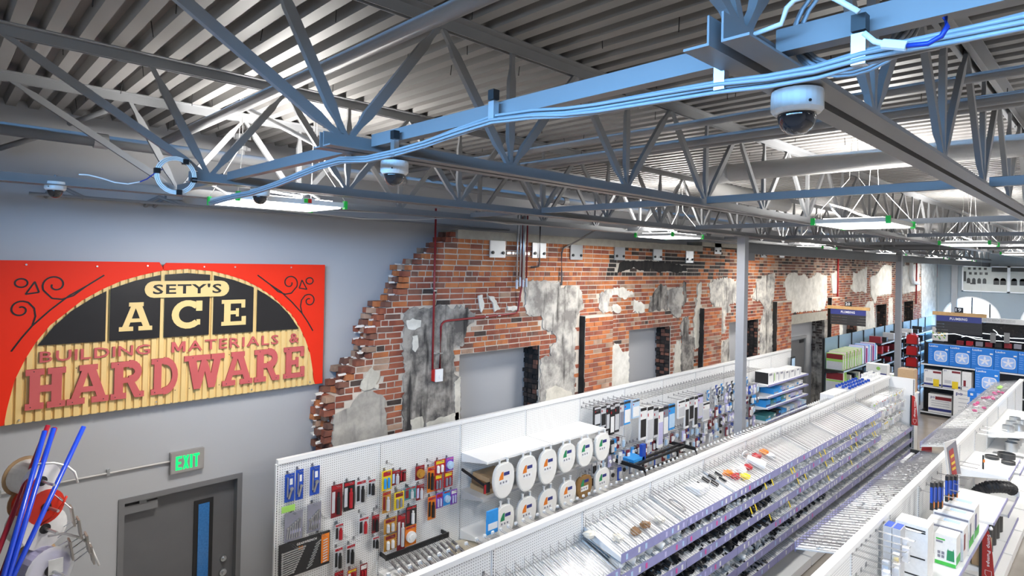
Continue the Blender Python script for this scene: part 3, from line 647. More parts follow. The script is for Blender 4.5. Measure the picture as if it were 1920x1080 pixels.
# ================================================================== LIGHT FIXTURES
lens = mat('glowing_diffuser', (1, .97, .93), .4, emit=6.0, var=0); green = mat('green_bracket', (.01, .55, .06), .4); fixw = mat('fixture_white', (.75, .76, .76), .4)
wirem = mat('pale_wire', (.6, .6, .58), .5)
def make_fixture(loc):
    r = thing('pendant_light', '', 'light', loc, 'flat panel lights hanging under the joists'); x, y, z = loc; a, b = .42, .305
    MB().box(x-a, x+a, y-b, y+b, z+.012, z+.05).build('housing', fixw, r)
    MB().box(x-a+.03, x+a-.03, y-b+.02, y+b-.02, z, z+.012).build('diffuser', lens, r)
    MB().box(x-a+.08, x+a-.08, y-b+.06, y+b-.06, z+.05, z+.062).build('uplight_lens', mat('uplight_diffuser', (1, .97, .93), .4, emit=7.0, var=0), r)
    for sx_ in (-1, 1):
        for sy_ in (-1, 1):
            MB().box(x+sx_*a-.012, x+sx_*a+.012, y+sy_*b-.018, y+sy_*b+.018, z-.004, z+.062).build('corner_bracket', green, r)
            MB().tube([(x+sx_*a, y+sy_*b, z+.06), (x+sx_*.3, y+sy_*.04, z+.42), (x+sx_*.3, y+sy_*.02, ZD)], .0025, 4, False).build('suspension_wire', wirem, r)
    MB().tube([(x-a+.1, y+.1, z+.06), (x-a-.05, y+.13, z+.14), (x-a+.05, y+.18, z+.19), (x-a+.3, y+.1, z+.16), (x-.05, y+.04, z+.12), (x+.2, y, z+.1)], .008, 6).build('supply_cord', fixw, r)
    area('down_lamp', (x, y, z-.012), .74, .54, PDOWN, (0, 0, 0), (1, .965, .92), parent=r)
    area('up_lamp', (x, y, z+.075), .7, .5, PUP, (math.pi, 0, 0), (1, .965, .92), parent=r)
    return r
PDOWN, PUP = 95, 80
ROWS = [(4.75, [2.0, 7.85, 13.7, 19.5, 25.3, 30.6]), (1.75, [6.3, 11.6, 17.9, 23.8, 29.6]), (-1.25, [4.9, 10.7, 16.5, 22.3, 28.1]), (-4.3, [2.0, 7.85, 13.7, 19.5, 25.3]), (-7.6, [2.0, 7.85, 13.7, 19.5, 25.3])]
proto = None
for ri, (y, xs) in enumerate(ROWS):
    rn = ['in the row beside the brick wall', 'in the row over the middle aisle', 'in the row right of the third gondola', 'in the fourth row from the brick wall', 'in the fifth row from the brick wall'][ri]
    for xi, x in enumerate(xs):
        if proto is None: proto = make_fixture((x, y, 4.90)); o = proto
        else: o = copy_tree(proto, None, (x, y, 4.90))
        o['label'] = 'white pendant light %s, %s from near end' % (rn, ORD[xi])
# ================================================================== PIPES, CONDUITS, CABLES
pipem = mat('grey_painted_pipe', (.235, .24, .25), .45)
def pipe(name, label, pts, r, m_=pipem, cat='pipe', n=12): return tag(MB().tube(pts, r, n).build(name, m_, None, tuple(pts[0]), smooth=True), label, cat)
sp = thing('sprinkler_main', 'thick grey sprinkler main running along the wall below the roof deck', 'pipe', (0, 5.9, 5.42))
MB().tube([(-1.15, 5.9, 5.42), (33.4, 5.9, 5.42)], .05, 14).build('pipe_run', pipem, sp, smooth=True)
for x in (1.0, 3.9, 6.8, 9.7, 12.6):
    MB().cyl((x-.05, 5.9, 5.42), (x+.05, 5.9, 5.42), .062, 14).build('coupling', pipem, sp)
rx = aY(452, 230, 5.9).x
MB().cyl((rx, 5.9, 5.46), (rx, 5.9, 5.66), .042, 12).build('riser', pipem, sp)
for z in (5.52, 5.63): MB().cyl((rx, 5.9, z-.022), (rx, 5.9, z+.022), .062, 12).bar((rx-.09, 5.9, z), (rx+.09, 5.9, z), .03, .03).build('coupling', pipem, sp)
pipe('branch_pipe', 'grey sprinkler branch pipe crossing in front of the near joists', [(1.49, 6.0, 5.505), (1.49, -4, 5.505)], .037)
for (u, v, z, r_, nm, lb, m_) in ((1180, 283, 5.48, .034, 'branch_pipe', 'grey sprinkler branch pipe behind the first cross bridging', pipem), (1120, 262, 5.56, .028, 'conduit_pipe', 'thin grey conduit crossing high under the deck, middle of the ceiling', pipem), (1450, 252, 5.5, .036, 'branch_pipe', 'grey sprinkler branch pipe passing behind the large dome camera', pipem)):
    x = aZ(u, v, z).x; pipe(nm, lb, [(x, 6.2, z), (x, -4, z)], r_, m_)
x = aZ(1540, 308, 5.42).x
du = thing('insulated_pipe', 'thick white wrapped pipe crossing under the deck beyond the large dome camera', 'pipe', (x, 3, 5.42))
yb = aX(1370, 312, x).y
MB().tube([(x, yb, 5.42), (x, -4, 5.42)], .085, 16).build('pipe_run', mat('white_pipe_wrap', (.55, .55, .54), .5, bump=.2), du, smooth=True)
MB().tube([(x, yb, 5.42), (x+.05, yb+.2, 5.42), (x+.25, yb+.42, 5.4), (x+.7, yb+.6, 5.38), (x+3, yb+.65, 5.38)], .095, 14).build('elbow', MT['white_pipe_wrap'], du, smooth=True)
a = aY(402, 172, 5.35); b = aY(588, 268, 4.35)
pipe('sway_brace', 'slim grey brace slanting from the sprinkler pipe to the joist', [a, b], .02)
a = aY(130, 232, 6.5); b = aY(198, 208, 6.1)
pipe('sway_brace', 'slim grey brace behind the sprinkler main at the upper left', [a, b], .022)
a = aY(0, 278, 6.4); b = aY(85, 252, 6.1)
pipe('sway_brace', 'slim grey brace at the left edge below the sprinkler main', [a, b], .022)
# electrical conduit along the grey wall with stub-downs
ec = thing('ceiling_conduit', 'grey electrical conduit with junction box along the top of the grey wall', 'conduit', (1, 6.45, 5.02))
MB().tube([(.6, 6.45, 4.99), (2.0, 6.45, 4.985), (6.2, 6.45, 4.975)], .014, 8).build('tube', pipem, ec)
p = aY(325, 365, 6.45); MB().box(p.x-.07, p.x+.07, 6.4, 6.47, p.z-.05, p.z+.04).build('junction_box', pipem, ec)
for u, v in ((88, 362), (275, 380), (292, 381)):
    p = aY(u, v, 6.55); MB().tube([(p.x, WY, p.z-.03), (p.x, 6.54, p.z), (p.x+.08, 6.46, p.z+.06), (p.x+.25, 6.45, 4.985)], .017, 8).build('stub_pipe', pipem, ec)
rc_ = thing('red_conduit', 'dark red fire alarm conduit looping down the brick wall to a strobe box', 'conduit', (4.7, YB, 3.1))
x1, x2 = aY(815, 500, YB-.03).x, aY(826, 640, YB-.03).x; zt = aY(815, 405, YB-.03).z
pb = aY(818, 692, YB-.03)
MB().tube([(x1, YB-.03, zt+.1), (x1, YB-.03, pb.z)], .014, 10).build('tube', redpaint, rc_, smooth=True)
e1 = aY(829, 605, YB-.03); e2 = aY(945, 590, YB-.03); e3 = aY(973, 570, YB-.03); e4 = aY(976, 425, YB-.03)
pts = [(x2, YB-.03, pb.z)]+[(x2, YB-.03, e1.z-.06), (x2+.015, YB-.03, e1.z-.02), (x2+.05, YB-.03, e1.z+.01), (x2+.1, YB-.03, e1.z+.02), (e2.x, YB-.03, e2.z), (e3.x-.06, YB-.03, e2.z+.01), (e3.x-.015, YB-.03, e2.z+.05), (e3.x, YB-.03, e3.z+.03), (e3.x+.02, YB-.06, e3.z+.25), (e3.x+.02, YB-.065, e4.z+.15)]
MB().tube(pts, .014, 10).build('tube', redpaint, rc_, smooth=True)
for u, v in ((815, 545), (815, 662), (826, 662), (912, 594), (935, 592)):
    p = aY(u, v, YB-.03); MB().box(p.x-.025, p.x+.025, YB-.047, YB, p.z-.008, p.z+.008).build('strap', zinc, rc_)
p = aY(818, 703, YB-.04)
sb = MB().box(p.x-.06, p.x+.07, YB-.07, YB-.01, p.z-.075, p.z+.075).build('strobe_box', mat('red_box', (.55, .02, .015), .4), rc_)
MB().box(p.x-.045, p.x+.072, YB-.09, YB-.07, p.z-.08, p.z+.08).cyl((p.x+.03, YB-.09, p.z-.02), (p.x+.03, YB-.1, p.z-.02), .026, 12).build('strobe', white, sb)
gc = thing('conduit_bank', 'bank of four silver conduits strapped to the top of the brick wall', 'conduit', (6.1, YB, 4.1))
for u, w_, vb in ((965, .012, 527), (971, .013, 522), (977, .026, 524), (983, .011, 524)):
    p = aY(u, vb, YB-.03); MB().cyl((p.x, YB-.075, p.z), (p.x, YB-.075, 5.2), w_, 10).build('tube', redpaint if u == 983 else zinc, gc, smooth=True)
    q = aY(u+2, vb+12, YB-.03); MB().cyl((p.x, YB-.075, p.z+.02), (p.x, YB-.075, p.z-.11), .018, 10).build('fitting', mat('pvc_fitting_grey', (.55, .57, .6), .4), gc)
p = aY(972, 475, YB-.03); MB().box(p.x-.22, p.x+.25, YB-.02, YB-.004, p.z-.02, p.z+.02).build('strut_channel', zinc, gc)
bp_ = aY(1009, 447, YB-.03); cp = aY(1000, 500, YB-.03)
pipe('gas_pipe', 'short dark elbow pipe over the second steel plate', [(bp_.x+.02, YB-.05, 5.1), (bp_.x+.02, YB-.05, cp.z+.04), (bp_.x+.0, YB-.05, cp.z+.005), (bp_.x-.05, YB-.05, cp.z), (bp_.x-.14, YB-.03, cp.z-.01)], .014, mat('dark_iron', (.09, .08, .08), .5, .5))
q = [aY(u, v, YB-.04) for u, v in ((1053, 535), (1053, 515), (1053, 475), (1056, 466), (1085, 450), (1115, 432), (1118, 425))]
pipe('cable_conduit', 'bent grey conduit climbing the brick wall to the ceiling between the steel plates', q, .015, mat('old_conduit', (.20, .18, .17), .5, .3))
for u0, v0, u1, v1, nm, yy in ((1572, 468, 1573, 566, 'behind the aisle twenty sign', YB-.04), (1719, 490, 1719, 570, 'beyond the far column', YB-.04), (1758, 488, 1758, 520, 'in the far corner', YB-.04)):
    a, b = aY(u0, v0, yy), aY(u1, v1, yy)
    pipe('red_pipe', 'straight red pipe on the brick wall '+nm, [(a.x, yy, 4.95), (a.x, yy, b.z)], .026, mat('red_pipe_paint', (.40, .02, .02), .4))
a = aY(1709, 495, YB-.1); b = aY(1709, 518, YB-.1)
pipe('rain_leader', 'white drain pipe high in the far corner', [(a.x, YB-.1, 5.2), (a.x, YB-.1, b.z), (a.x+.3, YB-.1, b.z-.25), (a.x+1.2, YB-.1, b.z-.3)], .07, white)
# dome cameras
darkdome = mat('smoked_dome', (.012, .012, .014), .04, var=0, coat=1.0)
def dome(x, y, z, k, label):
    r = thing('dome_camera', label, 'camera', (x, y, z), 'ceiling dome cameras')
    MB().lathe([(.064*k, 0), (.066*k, -.012*k), (.066*k, -.05*k), (.058*k, -.06*k), (.052*k, -.062*k)], (x, y, z), 28).build('housing', whitepl, r, smooth=False)
    MB().lathe([(.049*k, -.06*k), (.049*k, -.068*k), (.046*k, -.083*k), (.038*k, -.1*k), (.025*k, -.112*k), (.009*k, -.117*k)], (x, y, z), 24).build('dome', darkdome, r, smooth=True)
    MB().cyl((x, y, z), (x, y, z+.05), .012, 8).build('stem', pipem, r)
    MB().cyl((x-.045*k, y-.049*k, z-.04*k), (x-.047*k, y-.051*k, z-.04*k), .004*k, 6).build('screw', blackm, r)
for (u, v, z, t) in ((1495, 172, 4.975, 'large white dome camera under the near joist at the upper right'), (740, 303, 4.965, 'white dome camera under the middle joist below the cross bridging'), (104, 341, 5.0, 'white dome camera at the left edge under the wall conduit'), (488, 352, 4.99, 'white dome camera in the glare of the light by the grey wall')):
    if u == 104: p = aY(u, v, 5.42)
    elif u == 488: p = aY(u, v, 4.3)
    else: p = aZ(u, v, z)
    dome(p.x, p.y, p.z, 1., t)
# cable bundle along the first bridging line
bund = thing('cable_bundle', 'bundle of pale blue grey cables looped along the first cross bridging', 'cable', (1.4, 2, 5.0))
base = [(395, 381), (440, 368), (470, 362), (520, 345), (600, 312), (640, 300), (690, 298), (745, 285), (800, 268), (860, 246), (925, 224), (1000, 214), (1060, 211), (1120, 203), (1240, 182), (1350, 163), (1440, 152), (1530, 135), (1620, 108), (1720, 86), (1820, 64), (1925, 40), (2050, 10)]
cablem = mat('pale_cable', (.30, .33, .36), .35, var=.1)
for k in range(7):
    ang = k*.9; rr = .0 if k == 0 else .013
    pts = []
    for i, (u, v) in enumerate(base):
        p = aX(u, v, 1.40); tw = ang+i*.25; pts.append((p.x+rr*math.cos(tw), p.y, p.z+rr*math.sin(tw)))
    MB().tube(pts, .0052, 6, False).build('cable', cablem, bund, smooth=True)
for u, v in ((1612, 100), (1352, 150), (740, 281), (925, 212)):
    p = aX(u, v, 1.40); MB().box(p.x-.012, p.x+.012, p.y-.014, p.y+.014, p.z-.026, p.z+.04).build('clip', zinc, bund)
    MB().box(p.x-.014, p.x+.014, p.y-.014, p.y+.014, p.z+.045, p.z+.08).build('beam_clamp', blackm, bund)
coil = thing('cable_coil', 'coil of grey network cable hung behind the bridging bar at the upper right', 'cable', (1.55, .4, 5.1))
c0 = aX(1600, 40, 1.53)
for k in range(6):
    r_ = .115+.006*k; pts = [(1.52+.008*(k % 3), c0.y+r_*math.cos(t*.2618)*.95, c0.z+r_*math.sin(t*.2618)*.85) for t in range(25)]
    MB().tube(pts, .0045, 6, False).build('cable_turn', mat('grey_cable', (.30, .34, .38), .4), coil, smooth=True)
MB().tube([aX(u, v, 1.36) for u, v in ((1400, 70), (1465, 45), (1475, 15), (1490, 0), (1540, -15), (1580, 5), (1610, 22))], .006, 6).build('white_lead', whitepl, coil, smooth=True)
MB().tube([aX(u, v, 1.34) for u, v in ((1620, 62), (1640, 78), (1665, 84), (1690, 86))], .006, 6).build('white_lead', whitepl, coil, smooth=True)
MB().tube([aX(u, v, 1.34) for u, v in ((1655, 82), (1700, 86))], .010, 8).build('connector', whitepl, coil)
bluec = mat('blue_cable', (.01, .04, .30), .4)
MB().tube([aX(u, v, 1.34) for u, v in ((1700, 86), (1740, 82), (1765, 68), (1776, 50), (1772, 32))], .005, 6).build('blue_lead', bluec, coil, smooth=True)
c2 = thing('cable_coil', 'round coil of white cable tied with black straps near the grey wall', 'cable', (1.2, 4.4, 5.05))
cc = aY(330, 329, 4.22)
for k in range(5):
    r_ = .098+.005*k; MB().tube([(cc.x+r_*math.cos(t*.2618), cc.y+.006*(k % 2), cc.z+r_*math.sin(t*.2618)) for t in range(25)], .0042, 6, False).build('cable_turn', whitepl, c2, smooth=True)
for t in (60, 170, 280, 350):
    a_ = math.radians(t); MB().box(cc.x+.107*math.cos(a_)-.016, cc.x+.107*math.cos(a_)+.016, cc.y-.015, cc.y+.025, cc.z+.107*math.sin(a_)-.016, cc.z+.107*math.sin(a_)+.016).build('strap', blackm, c2)
MB().tube([aY(u, v, 4.22) for u, v in ((305, 317), (290, 325), (275, 336), (262, 341))], .004, 6).build('blue_lead', bluec, c2)
MB().tube([aY(u, v, 4.22) for u, v in ((262, 341), (240, 345), (215, 342), (190, 334), (165, 328), (148, 327))], .004, 6).build('white_lead', whitepl, c2)
# sagging wires under the ceiling at the grey wall
for i, (pts, t) in enumerate((([(430, 385), (560, 398), (680, 410), (780, 412), (845, 408)], 'lower'), ([(540, 392), (650, 396), (700, 398), (850, 405), (950, 420), (1040, 424), (1115, 420)], 'upper'))):
    pipe('sagging_wire', 'thin pale wire sagging below the joists, the %s of two' % t, [(aY(*pts[0], 5.43).x, 5.43, 4.98)]+[aY(u, v, 5.43) for u, v in pts]+[(aY(*pts[-1], 5.43).x, 5.43, 4.98)], .006, wirem, 'wire', 6)

em = thing('emergency_unit', 'small white emergency unit with green and red lamp at the end of the wall light', 'emergency light', (2.5, 4.5, 4.93))
p = aY(574, 377, 4.47); MB().box(p.x-.045, p.x+.06, p.y-.03, p.y+.03, p.z-.022, p.z+.022).build('case', fixw, em)
MB().box(p.x-.03, p.x-.0, p.y-.033, p.y-.03, p.z-.016, p.z+.016).build('green_lamp', mat('green_lamp', (.02, .5, .05), .4), em); MB().box(p.x+.0, p.x+.03, p.y-.033, p.y-.03, p.z-.016, p.z+.016).build('red_lamp', mat('red_lamp', (.5, .02, .01), .4), em)
MB().tube([(p.x+.06, p.y, p.z), (p.x+.1, p.y, p.z+.0), (p.x+.12, p.y+.02, p.z+.03), (p.x+.05, p.y+.05, p.z+.07), (p.x-.02, p.y+.05, p.z+.06)], .009, 8).build('flex_conduit', zinc, em)
# ================================================================== GONDOLA RUNS
Y1, X1S, T1 = 6.105, 2.623, 2.41
Y2, X2S, T2 = 3.80, 3.531, 2.088
Y3, X3S, T3 = 1.72, 5.954, 2.045
SEC = 1.219
def slot_mat():
    m_ = mat('slotted_upright', (.72, .72, .72), .4, var=.02); t = m_.node_tree; b = t.nodes['Principled BSDF']; old = b.inputs['Base Color'].links[0].from_socket
    g = nn(t, 'ShaderNodeNewGeometry'); s = nn(t, 'ShaderNodeSeparateXYZ'); t.links.new(g.outputs['Position'], s.inputs[0])
    h = math_n(t, 'LESS_THAN', math_n(t, 'FRACT', math_n(t, 'DIVIDE', s.outputs['Z'], .0254)), .6)
    mx = nn(t, 'ShaderNodeMix', data_type='RGBA'); t.links.new(h, mx.inputs[0]); t.links.new(old, mx.inputs[6]); mx.inputs[7].default_value = (.03, .03, .03, 1); t.links.new(mx.outputs[2], b.inputs['Base Color']); return m_
slotm = slot_mat()
def hook_mesh(L, name='hook'):
    mb = MB(); mb.box(-.012, .012, -.004, 0, -.02, .02)
    for s in (-.011, .011): mb.tube([(s, 0, 0), (s, -.02, -.004), (s, -L, -.004), (s, -L-.01, .006)], .0025, 4)
    return mb
HK = {L: mesh_of(hook_mesh(L), 'hook', chrome) for L in (.12, .18, .25, .32)}
tipm = mesh_of(MB().box(-.014, .014, -.012, .004, -.006, .016), 'hook_tip', whitepl)
def gondola(name, i, label, x0, y, top, single, panel=whitep, cap=white, end=False):
    x1 = x0+SEC; r = thing(name, label, 'shelving', (x0+SEC/2, y, 0), name.replace('_', ' ')+' run')
    MB().box(x0+.004, x1-.004, y-.008, y+.008, .1, top-.03).build('back_panel', panel, r)
    MB().box(x0+.001, x1-.001, y-.025 if single else y-.035, y+.03 if single else y+.035, top-.045, top).build('top_cap', cap, r)
    for x in ((x0, x1) if end else (x0,)):
        MB().box(x-.016, x+.016, y-.016, y+.016, 0, top-.046).build('upright', cap, r)
        MB().box(x-.0035, x+.0035, y-.0185, y-.0162, .1, top-.06).build('slot_strip', slotm if cap is white else blackm, r)
    MB().box(x0+.02, x1-.02, y-.5, y-.02, .02, .15).build('base_deck', cap, r)
    return r
G1 = [gondola('pegboard_gondola', i, 'white pegboard section along the brick wall, %s from the near end' % ORD[i], X1S+i*SEC, Y1, T1, True, end=(i == 10)) for i in range(11)]
G2 = {}
for k in range(-2, 10): G2[k] = gondola('fittings_gondola', k, 'white section of the middle gondola, %s from the near end' % ORD[k+2], X2S+k*SEC, Y2, T2, False, end=(k == 9))
G3 = {}
for k in range(-2, 10): G3[k] = gondola('pump_gondola', k, 'white section of the right-hand gondola, %s from the near end' % ORD[k+2], X3S+k*SEC, Y3, T3, False, end=(k == 9))
for r, y in [(G2[k], Y2) for k in G2]+[(G3[k], Y3) for k in G3]:
    x0 = r.location.x-SEC/2; MB().box(x0+.02, x0+SEC-.02, y+.02, y+.4, .02, .15).build('base_deck', white, r)
def rect(u0, v0, u1, v1, y):
    uc, vc = (u0+u1)/2, (v0+v1)/2
    return aY(u0, vc, y).x, aY(u1, vc, y).x, aY(uc, v1, y).z, aY(uc, v0, y).z
def g1_at(x): return G1[max(0, min(10, int((x-X1S)/SEC)))]
PAL = dict(blue=(.015, .07, .42), red=(.42, .012, .02), darkred=(.20, .012, .018), yellow=(.80, .58, .02), orange=(.75, .20, .015), purple=(.20, .05, .42), black=(.015, .015, .016), grey=(.22, .22, .27), silver=(.55, .56, .58), white=(.80, .80, .79), teal=(.05, .22, .24), amber=(.45, .22, .03), skyblue=(.03, .30, .72), green=(.05, .45, .06), cream=(.72, .68, .58), brown=(.23, .12, .05), pink=(.70, .10, .35), lightblue=(.45, .62, .80), lime=(.32, .60, .12), kraft=(.46, .31, .17), navy=(.03, .04, .20), lav=(.52, .50, .74), dgreen=(.02, .25, .10), magenta=(.75, .03, .25))
def pm(c): return mat('print_'+c, PAL[c], .45, var=.1, scale=30)
def pack(r, y, card, prod, label, cat='package', group=None, style='tool', prod2=None, hook=.12, sec=None, name='blister_pack'):
    x0, x1, z0, z1 = r; w = x1-x0; h = z1-z0; xc = (x0+x1)/2
    t = thing(name, label, cat, (xc, y, z0), group)
    MB().box(x0, x1, y-.003, y+.003, z0, z1).build('card', pm(card), t)
    p = MB(); f = y-.003
    if style == 'wrench':
        p.bar((xc-w*.15, f-.012, z0+h*.12), (xc+w*.12, f-.012, z0+h*.42), .018, .02).cyl((xc+w*.15, f, z0+h*.46), (xc+w*.15, f-.02, z0+h*.46), w*.2, 10).box(xc-w*.34, xc-w*.22, f-.02, f, z0+h*.2, z0+h*.9)
        p.build('tool', zinc, t); MB().box(xc-.0, xc+w*.3, f-.002, f, z0+h*.6, z0+h*.82).build('printed_panel', pm('white'), t)
    elif style == 'round':
        p.cyl((xc, f, z0+h*.45), (xc, f-.03, z0+h*.45), min(w, h)*.4, 18).cyl((xc, f-.03, z0+h*.45), (xc, f-.04, z0+h*.45), min(w, h)*.22, 14); p.build('product', pm(prod), t)
        MB().box(x0+w*.1, x1-w*.1, f-.002, f, z0+h*.86, z0+h*.96).build('printed_panel', pm(prod2 or 'white'), t)
    elif style == 'pair':
        for s in (.28, .66): p.cyl((x0+w*s, f-.012, z0+h*.12), (x0+w*s, f-.012, z0+h*.55), w*.12, 8).box(x0+w*(s-.08), x0+w*(s+.08), f-.02, f, z0+h*.45, z0+h*.62)
        p.build('product', pm(prod), t); MB().box(x0+w*.12, x1-w*.12, f-.002, f, z0+h*.72, z0+h*.94).build('printed_panel', pm(prod2 or 'yellow'), t)
    elif style == 'set':
        for i in range(6):
            a = x0+w*(.12+.13*i); p.bar((a, f-.006, z0+h*.1), (a+w*.06, f-.006, z0+h*(.45+.05*i)), .012, .01).cyl((a+w*.06, f, z0+h*(.47+.05*i)), (a+w*.06, f-.012, z0+h*(.47+.05*i)), .012, 8)
        p.build('tools', zinc, t); MB().box(x0+w*.3, x1-w*.1, f-.002, f, z0+h*.25, z0+h*.36).build('printed_panel', pm(prod2 or 'amber'), t)
    else:
        p.cyl((xc+w*.1, f-.016, z0+h*.1), (xc+w*.1, f-.016, z0+h*.62), min(.02, w*.22), 8).cyl((xc+w*.1, f-.016, z0+h*.62), (xc+w*.1, f-.016, z0+h*.76), min(.013, w*.15), 8); p.build('product', pm(prod), t)
        MB().box(x0+w*.06, x0+w*.34, f-.002, f, z0+h*.15, z0+h*.8).build('printed_panel', pm(prod2 or 'white'), t)
        MB().box(x0+w*.06, x1-w*.06, f-.002, f, z0+h*.86, z0+h*.97).build('header', pm('red' if card != 'red' else 'yellow'), t)
    if sec is not None: inst(HK[hook], 'hook', sec, (xc, Y1-.008, z1-.006 if h < .5 else z1))
    return t
A_ = lambda a, b, c, d: (510+a/4.91, 860+b/4.91, 510+c/4.91, 860+d/4.91)
B_ = lambda a, b, c, d: (690+a/4.5, 840+b/4.5, 690+c/4.5, 840+d/4.5)
YP = Y1-.075
sA = [((118, 140, 205, 395), 'blue', 'silver', 'wrench', None, 'blue card of chrome wrench, leftmost of three at the near pegboard end'),
 ((218, 100, 286, 375), 'blue', 'silver', 'wrench', None, 'blue card of chrome wrench, middle of three at the near pegboard end'),
 ((350, 70, 437, 330), 'blue', 'silver', 'wrench', None, 'blue card of chrome wrench, rightmost of three at the near pegboard end'),
 ((115, 490, 280, 750), 'grey', 'silver', 'set', 'lav', 'grey clamshell of wrenches just above the big black wrench set, left one'),
 ((325, 410, 450, 670), 'grey', 'silver', 'set', 'lav', 'grey clamshell of wrenches just above the big black wrench set, right one'),
 ((545, 240, 645, 535), 'darkred', 'black', 'tool', 'silver', 'large red and black flashlight pack, leftmost in its pegboard row'),
 ((660, 210, 760, 475), 'black', 'red', 'tool', 'silver', 'black and red flashlight pack, second in its pegboard row'),
 ((775, 200, 865, 415), 'silver', 'black', 'tool', 'black', 'silver card with black flashlight, third in its pegboard row'),
 ((885, 190, 950, 345), 'silver', 'black', 'tool', 'black', 'narrow silver card with black pen light, rightmost in its pegboard row'),
 ((582, 600, 655, 755), 'silver', 'red', 'tool', 'black', 'small silver card with red pen light, alone under the large flashlight'),
 ((800, 540, 890, 700), 'silver', 'red', 'tool', 'black', 'silver card with red headlamp in the middle of the first pegboard'),
 ((920, 520, 985, 680), 'darkred', 'black', 'tool', 'black', 'dark red striped light pack beside the pegboard seam'),
 ((575, 820, 650, 1020), 'silver', 'black', 'tool', 'black', 'silver card with black torch low on the first pegboard, left one'),
 ((685, 790, 765, 980), 'silver', 'black', 'tool', 'black', 'silver card with black torch low on the first pegboard, right one'),
 ((925, 720, 985, 830), 'silver', 'black', 'tool', 'black', 'small silver light pack low beside the pegboard seam'),
 ((575, 1040, 655, 1200), 'darkred', 'red', 'tool', 'white', 'dark red light pack at the bottom edge, left of three'),
 ((695, 1020, 775, 1180), 'red', 'darkred', 'tool', 'white', 'red light pack at the bottom edge, middle of three'),
 ((810, 970, 875, 1130), 'darkred', 'red', 'pair', 'white', 'dark red light pack at the bottom edge, right of three')]
for r_, c1, c2, st, c3, lb in sA: pack(rect(*A_(*r_), YP), YP, c1, c2, lb, 'tool pack', 'packs on the first pegboard', st, c3, sec=G1[0])
sB = [((118, 190, 200, 355), 'yellow', 'skyblue', 'pair', 'red', 'yellow and red card of blue clips, top left of the second pegboard'),
 ((202, 190, 268, 310), 'darkred', 'silver', 'tool', 'lightblue', 'dark red hook card beside the yellow card, second from left'),
 ((271, 185, 320, 285), 'black', 'darkred', 'tool', 'red', 'small black and dark red card, third from left on second pegboard'),
 ((400, 150, 475, 265), 'darkred', 'amber', 'round', 'red', 'dark red card with brass latch standing alone on second pegboard'),
 ((502, 160, 558, 370), 'orange', 'black', 'tool', 'black', 'tall orange card with black knife beside the red packs'),
 ((562, 100, 652, 215), 'red', 'white', 'pair', 'yellow', 'bright red card of white hooks, top right of second pegboard'),
 ((656, 80, 720, 190), 'purple', 'lightblue', 'round', 'pink', 'purple card with round pale plug beside the toilet seat shelf'),
 ((562, 220, 625, 355), 'red', 'grey', 'pair', 'yellow', 'red and grey hook pack under the bright red card, left one'),
 ((640, 200, 712, 325), 'red', 'grey', 'pair', 'yellow', 'red and grey hook pack under the bright red card, right one'),
 ((122, 370, 190, 545), 'amber', 'silver', 'tool', 'darkred', 'brown and red card of silver snaps, left edge of second pegboard'),
 ((222, 370, 302, 515), 'yellow', 'grey', 'pair', 'darkred', 'yellow and dark red card of grey clips, second row'),
 ((310, 330, 402, 430), 'teal', 'silver', 'tool', 'darkred', 'wide teal and red card with silver latch, second row'),
 ((408, 310, 470, 435), 'darkred', 'silver', 'tool', 'lav', 'dark red card with chrome key fitting, second row'),
 ((505, 410, 570, 600), 'orange', 'black', 'tool', 'black', 'orange card with black utility knife, lower one of two'),
 ((572, 380, 630, 505), 'purple', 'lav', 'pair', 'red', 'purple hook pack in the right cluster, left of three'),
 ((636, 360, 693, 480), 'skyblue', 'lightblue', 'round', 'red', 'sky blue hook pack in the right cluster, middle of three'),
 ((697, 350, 750, 470), 'purple', 'lav', 'pair', 'white', 'purple hook pack in the right cluster, right of three'),
 ((135, 590, 240, 715), 'amber', 'silver', 'pair', 'darkred', 'amber card of silver brackets, lower left of second pegboard'),
 ((247, 560, 312, 855), 'darkred', 'silver', 'tool', 'silver', 'tall dark red card with long silver rod on second pegboard'),
 ((320, 490, 408, 650), 'black', 'white', 'tool', 'darkred', 'black pack with white remote device on second pegboard'),
 ((310, 655, 405, 820), 'orange', 'white', 'round', 'red', 'orange pack with large round white dial on second pegboard'),
 ((135, 730, 240, 860), 'amber', 'white', 'pair', 'darkred', 'amber card of white clips, lowest on second pegboard')]
for r_, c1, c2, st, c3, lb in sB: pack(rect(*B_(*r_), YP), YP, c1, c2, lb, 'hook pack', 'packs on the second pegboard', st, c3, sec=G1[1])
tag(MB().box(*rect(528, 950, 553, 958, YP)[:2], YP-.002, YP+.002, aY(540, 958, YP).z-.01, aY(540, 950, YP).z+.01).build('green_tag', pm('lime')), 'small lime green tag above the grey wrench clamshell', 'tag')
